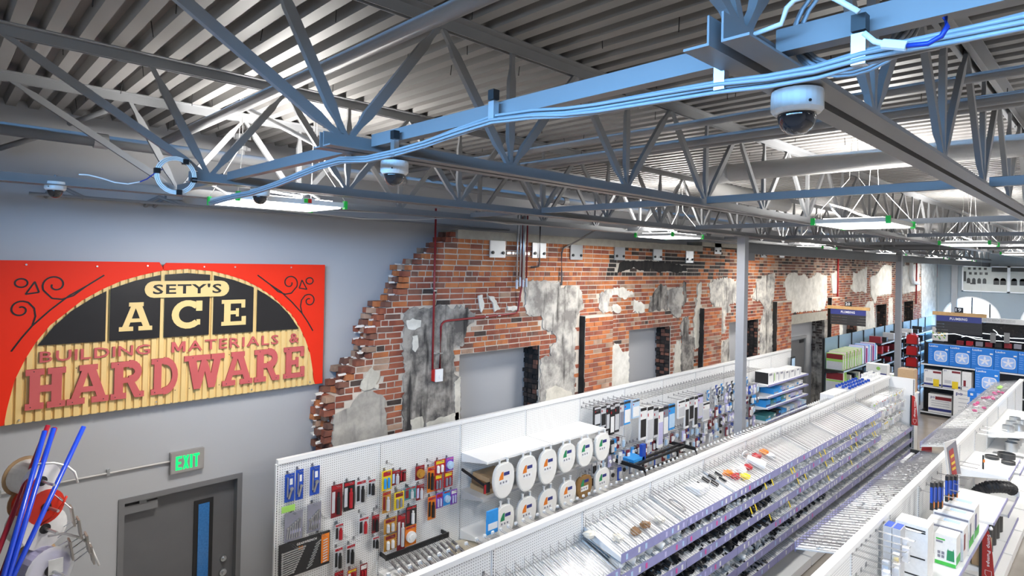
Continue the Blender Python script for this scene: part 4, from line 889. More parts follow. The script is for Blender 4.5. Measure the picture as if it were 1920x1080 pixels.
# large wrench set
x0, x1, z0, z1 = rect(523, 1006, 617, 1072, YP); x0, x1, z0, z1 = x0, x1, aY(570, 1068, YP).z-.02, aY(570, 1014, YP).z+.03
ws_ = thing('wrench_set', 'wide black tray of chrome combination wrenches low on the first pegboard', 'wrench set', ((x0+x1)/2, YP, z0))
MB().box(x0, x1, YP-.012, YP+.01, z0, z1).build('tray', blackp, ws_)
MB().box(x1-.10, x1-.01, YP-.016, YP-.012, z0+.03, z1-.02).build('printed_panel', pm('orange'), ws_)
MB().text('GEARWRENCH', (x0+.18, YP-.0165, z1-.05), (1, 0, 0), (0, 0, 1), .22, .025, .02).build('lettering', pm('white'), ws_)
MB().text('20', (x0+.2, YP-.0165, z1-.1), (1, 0, 0), (0, 0, 1), .05, .035, .02).build('lettering', pm('orange'), ws_)
n_w = 11
for i in range(n_w):
    z = z0+.03+(z1-z0-.1)*i/n_w; L = .12+.012*i
    MB().bar((x0+.03, YP-.016, z), (x0+.03+L, YP-.016, z+.012), .008, .012).cyl((x0+.03, YP-.012, z), (x0+.03, YP-.02, z), .012, 8).cyl((x0+.03+L, YP-.012, z+.012), (x0+.03+L, YP-.02, z+.012), .011, 8).build('wrench', zinc, ws_)
for i in range(9):
    z = z0+.03+(z1-z0-.1)*i/9; MB().bar((x1-.26+.012*i, YP-.016, z), (x1-.20+.012*i, YP-.016, z+.03), .009, .01).build('wrench', zinc, ws_)
    MB().bar((x1-.08, YP-.018, z+.01), (x1-.03, YP-.018, z+.02), .008, .008).build('socket_bit', pm('silver'), ws_)
inst(HK[.18], 'hook', G1[0], ((x0+x1)/2-.15, Y1-.008, z1-.02)); inst(HK[.18], 'hook', G1[0], ((x0+x1)/2+.17, Y1-.008, z1))
for u, v in ((560, 985), (600, 965), (640, 1000), (672, 958), (700, 954), (662, 1008), (628, 980), (655, 1055)):
    p = aY(u, v, Y1); inst(HK[.12], 'hook', G1[0], (p.x, Y1-.008, p.z))
for u, v in ((724, 866), (800, 862), (741, 915), (760, 910), (783, 905), (705, 950), (726, 968), (746, 960)):
    p = aY(u, v, Y1); inst(HK[.12], 'hook', G1[1], (p.x, Y1-.008, p.z))
# black rail of chrome fittings on prongs, above a white shelf
xa, xb = aY(724, 1045, 5.95).x, aY(842, 1006, 5.95).x; zr = aY(780, 1026, 5.95).z
rl = thing('prong_rail', 'black rail of long prongs strung with chrome fittings at the foot of second pegboard', 'display rail', ((xa+xb)/2, 5.95, zr))
MB().box(xa, xb, 5.95, 5.97, zr-.03, zr+.03).box(xa, xa+.02, 5.97, Y1-.01, zr-.02, zr+.02).box(xb-.02, xb, 5.97, Y1-.01, zr-.02, zr+.02).build('rail', blackm, rl)
cf = mesh_of(MB().tube([(0, 0, 0), (0, -.03, -.008), (0, -.03, -.008), (0, -.045, -.012)], [.017, .017, .011, .011], 10), 'chrome_fitting', chrome)
for i in range(12):
    x = xa+.03+(xb-xa-.06)*i/11
    for s in (-.012, .012): MB().tube([(x+s, 5.95, zr), (x+s, 5.93, zr-.02), (x+s, 5.60, zr-.10), (x+s, 5.585, zr-.09)], .003, 4).build('prong', blackm, rl)
    for j in range(rnd.randrange(2, 6)):
        y = 5.88-.05*j-.02*(i % 3); o = bpy.data.objects.new('chrome_fitting', cf); COL.objects.link(o); o.location = (x, y, zr-.02-(5.93-y)*.24+.008)
        tag(o, 'chrome fitting, %s along the %s prong of the black rail' % (ORD[j], ORD[i]), 'fitting', 'chrome fittings on the black rail')
def shelf(sec, x0, x1, y, z, depth, name='shelf', m_=white, strip=None, side=-1):
    o = MB().box(x0+.01, x1-.01, min(y, y+side*depth), max(y, y+side*depth), z-.03, z).build(name, m_, sec)
    for x in (x0+.012, x1-.018): MB().prism([(y+side*.01, z-.03), (y+side*depth*.95, z-.03), (y+side*.01, z-.12)], 'x', x, x+.006).build('shelf_bracket', m_, sec)
    if strip: MB().box(x0+.01, x1-.01, y+side*depth-.006, y+side*depth+.004, z-.036, z+.004).build('label_strip', strip, sec)
    return o
shelf(G1[1], X1S+SEC, X1S+2*SEC, Y1, zr-.20, .5)
# toilet seat bay
zs = 1.985
for i in (2, 3): shelf(G1[i], X1S+i*SEC, X1S+(i+1)*SEC, Y1, zs, .52)
for i in (2, 3): shelf(G1[i], X1S+i*SEC, X1S+(i+1)*SEC, Y1, 1.50, .46, m_=mat('grey_shelf', (.5, .5, .5), .4)); shelf(G1[i], X1S+i*SEC, X1S+(i+1)*SEC, Y1, .98, .46)
seatw = mat('toilet_seat_white', (.83, .82, .78), .22, var=.02); seatb = mat('toilet_seat_wood', (.27, .15, .05), .4, var=.3, scale=20)
def egg(w, h, n_=28):
    out = []
    for i in range(n_):
        t = 2*math.pi*i/n_; s = math.sin(t); c = math.cos(t)
        k = 1-.12*s if s < 0 else 1
        rx_ = w/2*(1-.10*max(0, -s)); out.append((rx_*math.copysign(abs(c)**.82, c), h/2*math.copysign(abs(s)**(.70 if s > 0 else .95), s)))
    return out
def seat(x, zt, w, h, y, m_, colr, label, lid_b=True):
    r = thing('toilet_seat', label, 'toilet seat', (x, y, zt-h), 'toilet seats hung under the shelf')
    zc = zt-h/2; e = egg(w, h)
    MB().prism([(x+a, zc+b) for a, b in e], 'y', y-.03, y-.014).prism([(x+a*.93, zc+b*.95) for a, b in e], 'y', y-.036, y-.03).build('lid', m_, r)
    MB().prism([(x+a*1.0+.01, zc+b-.006) for a, b in e], 'y', y-.010, y+.014).build('seat_ring', m_, r)
    for s in (-.07, .07): MB().cyl((x+s, y-.012, zt-.015), (x+s, y-.012, zt+.045), .014, 10).cyl((x+s, y-.012, zt+.045), (x+s, y-.012, zt+.055), .02, 10).build('hinge', whitepl if m_ is seatw else zinc, r)
    f = y-.0365
    MB().prism([(x-.095, zc+.02), (x-.02, zc+.02), (x-.02, zc+.12), (x-.05, zc+.115), (x-.085, zc+.06)], 'y', f-.001, f).build('sticker', pm(colr), r)
    MB().box(x-.012, x+.085, f-.001, f, zc+.062, zc+.105).build('sticker', pm('navy'), r)
    MB().box(x-.09, x+.08, f-.0008, f, zc-.055, zc+.015).build('sticker', pm('white'), r)
    for q in range(3): MB().box(x-.08+.05*q, x-.055+.05*q, f-.0014, f-.0008, zc-.03, zc-.005).build('sticker_print', pm('grey'), r)
S_ = lambda x, y: (840+x/3.6, 740+y/3.6)
YS = 5.55
for i, (xp, yt, yb_, wpx, m_, c_, lb) in enumerate((
    (370, 478, 715, 138, seatw, 'orange', 'long white toilet seat with orange label, first in the upper row'),
    (527, 432, 670, 138, seatw, 'orange', 'long white toilet seat with orange label, second in the upper row'),
    (667, 380, 612, 122, seatw, 'orange', 'long white toilet seat with orange label, third in the upper row'),
    (795, 350, 535, 122, seatw, 'dgreen', 'round white toilet seat with green label, fourth in the upper row'),
    (918, 308, 496, 115, seatw, 'dgreen', 'round white toilet seat with green label, fifth in the upper row'),
    (1035, 278, 462, 108, seatw, 'dgreen', 'round white toilet seat with green label, last in the upper row'),
    (378, 738, 960, 120, seatw, 'dgreen', 'white toilet seat with green label, first in the lower row'),
    (524, 685, 900, 130, seatw, 'orange', 'white toilet seat with orange label, second in the lower row'),
    (666, 632, 850, 125, seatw, 'orange', 'white toilet seat with orange label, third in the lower row'),
    (800, 578, 760, 112, seatw, 'orange', 'white toilet seat with orange label, fourth in the lower row'),
    (912, 540, 695, 115, seatb, 'dgreen', 'brown wooden toilet seat in the lower row'),
    (1034, 490, 670, 105, seatw, 'dgreen', 'white toilet seat with green label, last in the lower row'))):
    y = YS if i < 6 else YS+.03; p = aY(*S_(xp, yt), y); b = aY(*S_(xp, yb_), y); w = aY(*S_(xp+wpx/2, (yt+yb_)/2), y).x-aY(*S_(xp-wpx/2, (yt+yb_)/2), y).x
    h = p.z-b.z; zt = p.z
    if i >= 6: zt = min(zt, 1.46); h = min(h, .44)
    else: zt = 1.945; h = max(.40, min(.50, h))
    seat(p.x, zt, min(w, .36), h, y, m_, c_, lb)
for i, (z, c_) in enumerate(((1.5, 'kraft'), (1.57, 'brown'), (1.64, 'kraft'))):
    tag(MB().box(5.2+.02*i, 5.62, 5.72, 6.05, z, z+.065).build('flat_carton', pm(c_), None, (5.4, 5.9, z)), 'flat brown carton behind the first toilet seat, %s of the stack' % ['bottom', 'middle', 'top'][i], 'carton')
bk = thing('black_tag_bracket', 'black bracket with red and black label left of the toilet seats', 'bracket', (5.15, 5.6, 1.6))
a, b = aY(866, 880, 6.05), aY(908, 910, 5.62)
MB().bar(a, b, .02, .03).build('arm', blackm, bk); MB().box(b.x-.02, b.x+.08, 5.60, 5.61, b.z-.10, b.z+.03).build('label_card', blackm, bk); MB().box(b.x-.02, b.x+.012, 5.597, 5.60, b.z-.10, b.z+.01).build('printed_panel', pm('red'), bk)
tag(MB().lathe([(.19, 0), (.2, .012), (.19, .03), (.02, .034)], (4.95, 5.86, zr-.20), 22).build('seat_lid', mat('bone_plastic', (.62, .55, .42), .35), None, (4.95, 5.86, zr-.2)), 'bone coloured round lid lying on the shelf below the pegboard packs', 'lid')
# long packs on hooks, sections five to eight
C_ = lambda a, b, c, d: (1080+a/4.155, 680+b/4.155, 1080+c/4.155, 680+d/4.155)
YL = Y1-.30
longs = [((145, 345, 192, 490), 'black', 'silver'), ((196, 335, 234, 500), 'silver', 'black'), ((236, 325, 264, 530), 'black', 'silver'), ((268, 335, 300, 560), 'black', 'white'), ((302, 315, 338, 540), 'black', 'silver'), ((342, 305, 374, 510), 'silver', 'grey'), ((378, 295, 424, 480), 'skyblue', 'white'), ((442, 288, 494, 430), 'lightblue', 'white'),
 ((502, 345, 548, 600), 'white', 'black'), ((556, 335, 602, 620), 'white', 'silver'), ((606, 345, 640, 580), 'silver', 'black'), ((642, 345, 679, 660), 'white', 'lav'), ((682, 335, 720, 570), 'grey', 'white'), ((724, 325, 770, 520), 'skyblue', 'lightblue'), ((800, 295, 848, 430), 'white', 'silver'), ((852, 275, 880, 510), 'white', 'black'), ((884, 265, 918, 450), 'silver', 'black'), ((922, 255, 948, 500), 'white', 'black'), ((952, 245, 988, 430), 'lav', 'silver'), ((992, 310, 1040, 450), 'white', 'silver')]
for i, (r_, c1, c2) in enumerate(longs):
    x0, x1, z0, z1 = rect(*C_(*r_), YL); t = thing('long_pack', 'long narrow %s shower part pack on a hook, %s from the toilet seats' % (c1.replace('lav', 'lilac').replace('skyblue', 'blue').replace('lightblue', 'pale blue'), ORD[i]), 'package', ((x0+x1)/2, YL, z0), 'long packs on the far pegboards')
    h = z1-z0
    MB().box(x0, x1, YL-.0, YL+.035, z0, z1).build('box', pm(c1), t); MB().box(x0+.01, x1-.01, YL-.003, YL, z0+h*.08, z0+h*.62).build('window', pm(c2), t)
    MB().box(x0, x1, YL-.002, YL, z1-h*.12, z1-h*.03).build('header', pm('black' if c1 != 'black' else 'silver'), t); MB().box(x0+.01, x0+.03, YL-.004, YL, z1-h*.28, z1-h*.2).build('printed_panel', pm('red'), t)
    inst(HK[.32], 'hook', g1_at((x0+x1)/2), ((x0+x1)/2, Y1-.008, z1+.012))
x = X1S+4*SEC+.05; q = 0
for z in (2.2,):
    while x < X1S+9*SEC:
        inst(HK[.32], 'hook', g1_at(x), (x, Y1-.008, z)); x += .105
# smaller packs filling the lower rows of the same sections
def NTH(i): return ORD[i] if i < 20 else ('twenty-'+ORD[i-20] if i < 29 else ('thirtieth' if i == 29 else ('thirty-'+ORD[i-30] if i < 39 else ('fortieth' if i == 39 else ('forty-'+ORD[i-40] if i < 49 else ('fiftieth' if i == 49 else ('fifty-'+ORD[i-50] if i < 59 else 'sixtieth or later')))))))
cols = [('white', 'silver'), ('silver', 'black'), ('skyblue', 'white'), ('black', 'silver'), ('lav', 'white'), ('blue', 'silver'), ('grey', 'white'), ('darkred', 'white'), ('silver', 'lightblue')]
rows = [(1.62, 4.0, 4.8, .22), (1.38, 4.0, 9.0, .2), (1.14, 4.0, 9.0, .2), (1.62, 6.9, 9.0, .2), (1.86, 7.3, 9.0, .19)]
for ri, (zt, s0, s1, h) in enumerate(rows):
    x = X1S+s0*SEC+.04; k = 0
    while x < X1S+s1*SEC-.05:
        c1, c2 = cols[rnd.randrange(len(cols))]; w = rnd.uniform(.065, .105); hh = h*rnd.uniform(.8, 1.1); y = Y1-rnd.uniform(.16, .28)
        si = int((x-X1S)/SEC)
        t = thing('hanging_pack', '%s pack, %s along lower row %s of the wall pegboards' % (c1.replace('lav', 'lilac').replace('skyblue', 'sky blue').replace('darkred', 'dark red'), NTH(k), ['one', 'three', 'four', 'two', 'zero'][ri]), 'package', (x+w/2, y, zt-hh), 'small packs in the lower pegboard rows')
        MB().box(x, x+w, y, y+.02, zt-hh, zt).build('card', pm(c1), t)
        if rnd.random() < .5: MB().cyl((x+w/2, y, zt-hh*.5), (x+w/2, y-.02, zt-hh*.5), w*.36, 10).build('product', pm(c2), t)
        else: MB().box(x+w*.15, x+w*.85, y-.02, y, zt-hh*.85, zt-hh*.3).build('product', pm(c2), t)
        inst(HK[.25], 'hook', g1_at(x), (x+w/2, Y1-.008, zt+.008)); x += w+rnd.uniform(.006, .03); k += 1
# coiled hose packs near the column
for i in range(16):
    x = X1S+7.05*SEC+.115*i; zt = 2.08 if i % 2 else 2.02; y = Y1-.27
    if x > X1S+8.95*SEC: break
    t = thing('hose_pack', 'round coiled supply hose pack near the steel column, %s from the left' % ORD[i], 'package', (x, y, zt-.2), 'coiled hose packs')
    c_ = ['skyblue', 'silver', 'grey', 'blue', 'black'][i % 5]
    MB().tube([(x+.045*math.cos(a*.3927), y, zt-.10+.07*math.sin(a*.3927)) for a in range(17)], .010, 6, False).build('coil', zinc if i % 2 else pm('silver'), t)
    MB().box(x-.045, x+.045, y+.012, y+.016, zt-.2, zt).build('card', pm(c_), t); MB().box(x-.03, x+.03, y-.014, y-.011, zt-.05, zt-.01).build('header', pm('white'), t)
# black display frame standing off the pegboard
F_ = lambda a, b: (1080+a/4.155, 680+b/4.155)
fr = thing('display_frame', 'empty black metal display frame projecting below the long packs', 'frame', (8.4, 5.6, 1.2))
fa, fb = aY(*F_(450, 800), 5.62), aY(*F_(850, 655), 5.62); zf = (fa.z+fb.z)/2
MB().box(fa.x, fb.x, 5.60, 5.64, zf-.02, zf+.02).box(fa.x, fb.x, 5.72, 5.75, zf-.02, zf+.02).build('cross_bar', blackm, fr)
for x in (fa.x, fb.x): MB().box(x-.015, x+.015, 5.42, Y1-.01, zf-.03, zf+.03).prism([(5.42, zf-.03), (5.42, zf+.03), (5.36, zf-.14), (5.37, zf-.16)], 'x', x-.012, x+.012).build('side_arm', blackm, fr)
MB().box(fa.x+.25, fa.x+.28, 5.6, 5.63, zf-.14, zf-.02).box(fb.x-.28, fb.x-.25, 5.6, 5.63, zf-.14, zf-.02).box(fa.x+.25, fb.x-.25, 5.6, 5.63, zf-.16, zf-.13).build('lower_bar', blackm, fr)
p = aY(1204, 850, 5.7); tag(MB().box(p.x-.05, p.x+.05, 5.66, 5.72, zf+.022, zf+.27).build('blue_box', pm('blue'), None, (p.x, 5.7, zf)), 'upright deep blue box behind the black display frame', 'box')
p = aY(1185, 866, 5.8); tag(MB().box(p.x-.16, p.x+.16, 5.66, 6.0, zf+.022, zf+.07).build('flat_box', pm('skyblue'), None, (p.x, 5.8, zf)), 'flat bright blue box lying on the black display frame', 'box')
# shelves of boxed faucets at the end of the run
def carton(name, label, x0, x1, y0, y1, z0, z1, body, face=None, band=None, group=None, cat='box', panels=()):
    r = thing(name, label, cat, ((x0+x1)/2, (y0+y1)/2, z0), group); MB().box(x0, x1, y0, y1, z0, z1).build('body', pm(body), r)
    if face: MB().box(x0-.0015, x0, y0+.008, y1-.008, z0+.008, z1-.008).build('side_panel', pm(face), r)
    if band: MB().box(x0+.004, x1-.004, y0-.002, y0, z0+(z1-z0)*.08, z0+(z1-z0)*.34).build('printed_band', pm(band), r)
    for (a, b, c, d, col_) in panels: MB().box(x0+(x1-x0)*a, x0+(x1-x0)*b, y0-.003, y0, z0+(z1-z0)*c, z0+(z1-z0)*d).build('printed_panel', pm(col_), r)
    return r
zz = [aY(1480, 712, 5.62).z, aY(1480, 733, 5.62).z, aY(1480, 752, 5.62).z, aY(1480, 776, 5.62).z]
xs0 = X1S+9*SEC
for s in (9, 10):
    for z in zz: shelf(G1[s], X1S+s*SEC, X1S+(s+1)*SEC, Y1, z, .46, strip=lilac)
x = xs0+.1; k = 0
for w, h in ((.42, .27), (.22, .26), (.34, .24), (.30, .21), (.36, .2), (.32, .2)):
    carton('faucet_box', 'white and black boxed faucet on the top shelf, %s from the left' % ORD[k], x, x+w-.02, 5.68, 6.0, zz[0], zz[0]+h, 'white', 'black', None, 'boxed faucets on the top shelf', panels=((.1, .5, .72, .9, 'grey'), (.68, .74, .1, .85, 'grey'), (.78, .86, .2, .85, 'lime' if k == 0 else 'silver'))); x += w; k += 1
for r_, z in enumerate(zz[1:]):
    x = xs0+.03 if r_ else xs0+.45; k = 0
    while x < X1S+11*SEC-.25:
        w = rnd.uniform(.18, .34); c_ = rnd.choice(['lav', 'white', 'cream', 'lightblue', 'silver'] if x > xs0+.9 else ['skyblue', 'teal', 'blue', 'black', 'skyblue'])
        carton('parts_box', 'boxed plumbing part on the %s shelf by the brick opening, %s from the left' % (ORD[r_+1], ORD[k]), x, x+w-.015, 5.7, 6.02, z, z+rnd.uniform(.10, .15), c_, None, rnd.choice(['navy', 'grey', None, 'skyblue']), 'boxed parts on the lower shelves', panels=((.55, .9, .5, .85, rnd.choice(['white', 'silver', 'skyblue'])),)); x += w; k += 1
tb = thing('tablet_display', 'small black tablet standing in front of the far grey door', 'tablet', (X1S+11*SEC+.1, 6.0, zz[0]))
p = aY(1486, 679, 6.02); MB().box(p.x-.13, p.x+.13, 6.0, 6.02, p.z-.22, p.z+.14).build('frame', blackm, tb); MB().box(p.x-.1, p.x+.1, 5.997, 6.0, p.z-.16, p.z+.1).build('screen', pm('lightblue'), tb)
# ================================================================== FITTING TRAYS OF THE MIDDLE GONDOLA
YF = 3.33
TZ = [1.70, 1.50, 1.25, 1.0, .745, .50]
def div_mesh(dy, dz, h, name='wire_divider', nw=4):
    mb = MB()
    for i in range(nw):
        o = h*i/(nw-1); mb.bar((0, 0, o+.004), (0, dy, dz+o+.004), .0045, .0045)
    mb.bar((0, 0, 0), (0, 0, h), .003, .003).bar((0, dy, dz), (0, dy, dz+h*1.25), .003, .003); return mb
DV = mesh_of(div_mesh(Y2-.02-YF, .15, .095), 'wire_divider', chrome)
tagm = [mesh_of(MB().box(-.017, .017, -.0015, 0, -.026, .026), 'price_tag', pm('white')), mesh_of(MB().box(-.017, .017, -.0015, 0, -.026, .026), 'price_tag', pm('pink')), mesh_of(MB().box(-.017, .017, -.0015, 0, -.026, .026), 'price_tag', pm('lightblue')), mesh_of(MB().box(-.017, .017, -.0015, 0, -.026, .026), 'price_tag', pm('lav'))]
yflag = mesh_of(MB().hexa([(-.012, 0, 0), (.012, 0, 0), (.012, .004, 0), (-.012, .004, 0), (-.012, -.03, -.075), (.012, -.03, -.075), (.012, -.026, -.075), (-.012, -.026, -.075)]), 'yellow_flag', pm('yellow'))
def tray(sec, x0, x1, zf, tier, k):
    dy = Y2-.02-YF; zb = zf+.15
    MB().hexa([(x0+.01, YF, zf-.012), (x1-.01, YF, zf-.012), (x1-.01, Y2-.02, zb-.012), (x0+.01, Y2-.02, zb-.012), (x0+.01, YF, zf), (x1-.01, YF, zf), (x1-.01, Y2-.02, zb), (x0+.01, Y2-.02, zb)]).build('tray', white, sec)
    for x in (x0+.008, x1-.011): MB().prism([(YF, zf-.02), (Y2-.02, zb-.08), (Y2-.02, zb+.02), (YF, zf+.02)], 'x', x, x+.003).build('tray_side', white, sec)
    st = MB().box(x0+.006, x1-.006, YF-.006, YF-.002, zf-.035, zf+.058).build('label_strip', lilac, sec)
    n_ = 10 if tier < 4 else 6
    for i in range(n_):
        if rnd.random() < .25: continue
        o = inst(rnd.choice(tagm[:1]*6+tagm+tagm[2:]*2), 'price_tag', sec, (x0+.08+(x1-x0-.16)*i/(n_-1)+rnd.uniform(-.015, .015), YF-.0065, zf+.01))
    if tier == 0 or k <= 0 and tier == 1:
        for i in range(11): inst(DV, 'wire_divider', sec, (x0+.03+(x1-x0-.06)*i/10, YF, zf))
    else:
        mb = MB()
        for i in range(13):
            x = x0+.03+(x1-x0-.06)*i/12
            for o in (.015, .045, .07): mb.bar((x, YF, zf+o), (x, Y2-.02, zb+o), .003, .003)
        d_ = mb.build('divider_wires', chrome, sec); d_['kind'] = 'stuff'
def elbow_mb(r, L):
    mb = MB(); pts = [(0, -L, 0), (0, -L*.45, 0), (0, -L*.15, .0), (L*.12, L*.12, 0), (L*.4, L*.2, 0), (L, L*.2, 0)]
    mb.tube(pts, [r*1.12, r*1.12, r, r, r*1.12, r*1.12], 12, False); mb.tube([(0, -L, 0), (0, -L*.5, 0)], r*.88, 12, False); mb.tube([(L, L*.2, 0), (L*.5, L*.2, 0)], r*.88, 12, False); return mb
def tee_mb(r, L):
    mb = MB(); mb.tube([(-L, 0, 0), (-L*.4, 0, 0), (-L*.4, 0, 0), (L*.4, 0, 0), (L*.4, 0, 0), (L, 0, 0)], [r*1.12, r*1.12, r, r, r*1.12, r*1.12], 12, False); mb.tube([(0, 0, 0), (0, -L*.4, 0), (0, -L*.4, 0), (0, -L, 0)], [r, r, r*1.12, r*1.12], 12, False); mb.tube([(0, -L, 0), (0, -L*.5, 0)], r*.88, 12, False); return mb
def coup_mb(r, L):
    mb = MB(); mb.tube([(0, -L, 0), (0, -L*.1, 0), (0, -L*.1, 0), (0, L*.1, 0), (0, L*.1, 0), (0, L, 0), (0, L, 0), (0, L*.2, 0)], [r, r, r*1.08, r*1.08, r, r, r*.86, r*.86], 12, False); mb.tube([(0, -L, 0), (0, -L, 0), (0, -L*.2, 0)], [r, r*.86, r*.86], 12, False); return mb
FT = {}
blackab = mat('black_abs_plastic', (.012, .012, .013), .3, var=.2)
for cn, m_ in (('white', whitepl), ('black', blackab)):
    for kn, fn in (('elbow', elbow_mb), ('tee', tee_mb), ('coupling', coup_mb)):
        me = mesh_of(fn(.036, .07), 'pipe_'+kn, m_); me.polygons.foreach_set('use_smooth', [True]*len(me.polygons)); FT[cn, kn] = me
NUM = ['one', 'two', 'three', 'four', 'five', 'six', 'seven', 'eight', 'nine', 'ten']
TN = ['top', 'second', 'third', 'fourth', 'fifth', 'lowest']
def fitting(cn, kn, x, y, z, s, rot, label, group):
    o = bpy.data.objects.new('pipe_'+kn, FT[cn, kn]); COL.objects.link(o); o.location = (x, y, z); o.scale = (s, s, s); o.rotation_euler = rot
    return tag(o, label, 'pipe fitting', group)
for k in range(0, 10):
    x0 = X2S+k*SEC; x1 = x0+SEC; sec = G2[k]
    zt = list(TZ)
    if k == 0: zt = [1.58, 1.36, 1.12, .88]
    tiers = zt if k < 8 else zt[3:]
    off = 0 if k < 8 else 3
    for t_, zf in enumerate(tiers):
        t = t_+off
        tray(sec, x0, x1, zf, t, k)
        if t and t < 5 and k < 8:
            cn = 'black' if (k in (2, 3) and t <= 3) or (k == 1 and t >= 2) or (k in (4, 5) and t == 4) or (k == 0 and t > 1) else 'white'
            for i in range(7 if k < 5 else 6):
                x = x0+.09+(x1-x0-.18)*i/6+rnd.uniform(-.02, .02); kn = rnd.choice(['elbow', 'tee', 'coupling']); s = rnd.uniform(.8, 1.3) if k < 4 else rnd.uniform(.5, .8)
                if k == 1 and t == 1: s *= 1.15
                y = YF+.10+rnd.uniform(0, .05); z = zf+.033+.036*s*1.1+.012
                fitting(cn, kn, x, y, z, s, (math.atan2(.15, Y2-.02-YF), 0, rnd.uniform(-.5, .5) if kn == 'coupling' else rnd.uniform(-3, 3)*.12), '%s plastic pipe %s, %s along the %s tray of tray section %s' % (cn, kn, ORD[i], TN[t], NUM[k]), 'pipe fittings in the bin trays')
        # uncountable small fittings heaped at the front of each tray
        mb = MB(); nsm = (0 if t == 0 else 60)
        for i in range(nsm):
            x = rnd.uniform(x0+.04, x1-.04); y = YF+rnd.uniform(.03, .34); z = zf+(y-YF)*.34+rnd.uniform(.012, .04); r_ = rnd.uniform(.008, .018); a = rnd.uniform(0, 6.28)
            d = Vector((math.cos(a), math.sin(a), rnd.uniform(-.3, .5))).normalized()*r_*1.5; c = Vector((x, y, z)); mb.tube([c-d, c+d], r_, 6)
        if nsm: o = mb.build('small_fittings', blackab if (k in (1, 2, 3) and t > 1) else whitepl, sec); o['kind'] = 'stuff'
    if k >= 3 and k < 8:
        for t in (1, 2, 3):
            for i in range(2 if t < 3 else 1): inst(yflag, 'yellow_flag', sec, (x0+rnd.uniform(.2, 1.0), YF-.012, TZ[t-1]-.035))
# loose goods in the upper trays
def lump(name, label, c, r, m_, cat, group=None, seed=0, flat=.5):
    q = random.Random(seed); mb = MB(); rows_ = 5; n_ = 8; k0 = []
    c = Vector(c); mb.v.append(tuple(c+Vector((0, 0, -r*flat))))
    for i in range(1, rows_):
        ph = math.pi*i/rows_
        for j in range(n_):
            th = 2*math.pi*j/n_; rr = r*q.uniform(.65, 1.15); mb.v.append((c.x+rr*math.sin(ph)*math.cos(th), c.y+rr*math.sin(ph)*math.sin(th)*.8, c.z-rr*flat*math.cos(ph)))
    mb.v.append(tuple(c+Vector((0, 0, r*flat)))); L = len(mb.v)-1
    for j in range(n_): mb.f.append((0, 1+(j+1) % n_, 1+j)); mb.f.append((L, L-n_+j, L-n_+(j+1) % n_))
    for i in range(rows_-2):
        for j in range(n_): a = 1+i*n_; mb.f.append((a+j, a+(j+1) % n_, a+n_+(j+1) % n_, a+n_+j))
    return tag(mb.build(name, m_, None, (c.x, c.y, c.z-r*flat)), label, cat, group)
def tz(y): return 1.70+.012+(y-YF)*.32
def on_tray(u, v):
    p = aY(u, v, YF+.1)
    for _ in range(4): p = aZ(u, v, 1.72+(min(max(p.y, YF), Y2)-YF)*.32)
    return p
for i, (u, v, c_, nm) in enumerate(((1105, 1005, 'cream', 'tan bag of small brass parts in the first full tray'), (1158, 1012, 'cream', 'tan bag of small brass parts beside the first full tray divider'), (1190, 1000, 'brown', 'brown bag of fittings in the middle of the first full tray'), (1210, 988, 'brown', 'brown bag of fittings right of the middle in the first full tray'), (1235, 978, 'cream', 'cream bag of fittings at the right end of the first full tray'))):
    p = on_tray(u, v); p.y = max(p.y, YF+.06); lump('parts_bag', nm, (p.x, p.y, tz(p.y)+.032), .075, pm(c_), 'bag', 'bags in the first full tray', i)
for i, (u, v) in enumerate(((1365, 890), (1378, 897), (1390, 885), (1402, 880), (1412, 868), (1396, 898), (1418, 858), (1432, 850), (1445, 858))):
    p = on_tray(u, v); p.y = max(p.y, YF+.06); lump('red_bag', 'red and white bag of fittings beside the white pipes, %s from the near end' % ORD[i], (p.x, p.y, tz(p.y)+.04), .085, pm(['orange', 'red', 'white', 'red', 'orange', 'yellow', 'red', 'orange', 'white'][i]), 'bag', 'red bags in the top tray', i+20)
for i, (a, b, t) in enumerate((((1366, 848), (1398, 860), 'behind the red bags'), ((1400, 868), (1434, 882), 'lying against the label strip'))):
    p, q = on_tray(*a), on_tray(*b); p.y = min(p.y, 3.70); q.y = max(q.y, YF+.06)
    r_ = .06; tag(MB().hollow((p.x, p.y, tz(p.y)+r_+.01), (q.x, q.y, tz(q.y)+r_+.01), r_, r_*.85, 18).build('white_pipe', whitepl, None, tuple(p), smooth=False), 'short thick white plastic pipe in the top tray '+t, 'pipe')
for i, (u, v) in enumerate(((1328, 905), (1340, 900), (1352, 895), (1318, 915), (1345, 912), (1360, 905))):
    p = on_tray(u, v); p.y = max(p.y, YF+.05); tag(MB().hollow((p.x, p.y+.08, tz(p.y+.08)+.03), (p.x, p.y-.01, tz(p.y-.01)+.03), .022, .016, 10).build('black_tube', blackab, None, tuple(p)), 'short black tube in the top tray left of the red bags, %s of six' % ORD[i], 'tube', 'black tubes in the top tray')
p = on_tray(1270, 950); tag(MB().tube([(p.x+.05*math.cos(a*.393), p.y+.10*math.sin(a*.393), tz(p.y)+.03+.034*math.sin(a*.393)) for a in range(17)], .009, 8, False).build('steel_ring', chrome, None, tuple(p), smooth=True), 'steel ring lying on the top tray wires', 'ring')
p = on_tray(1350, 925); carton('white_box', 'white box lying in the top tray left of the black tubes', p.x-.35, p.x-.1, YF+.18, YF+.36, tz(YF+.27)-.01, tz(YF+.27)+.06, 'white', cat='box')
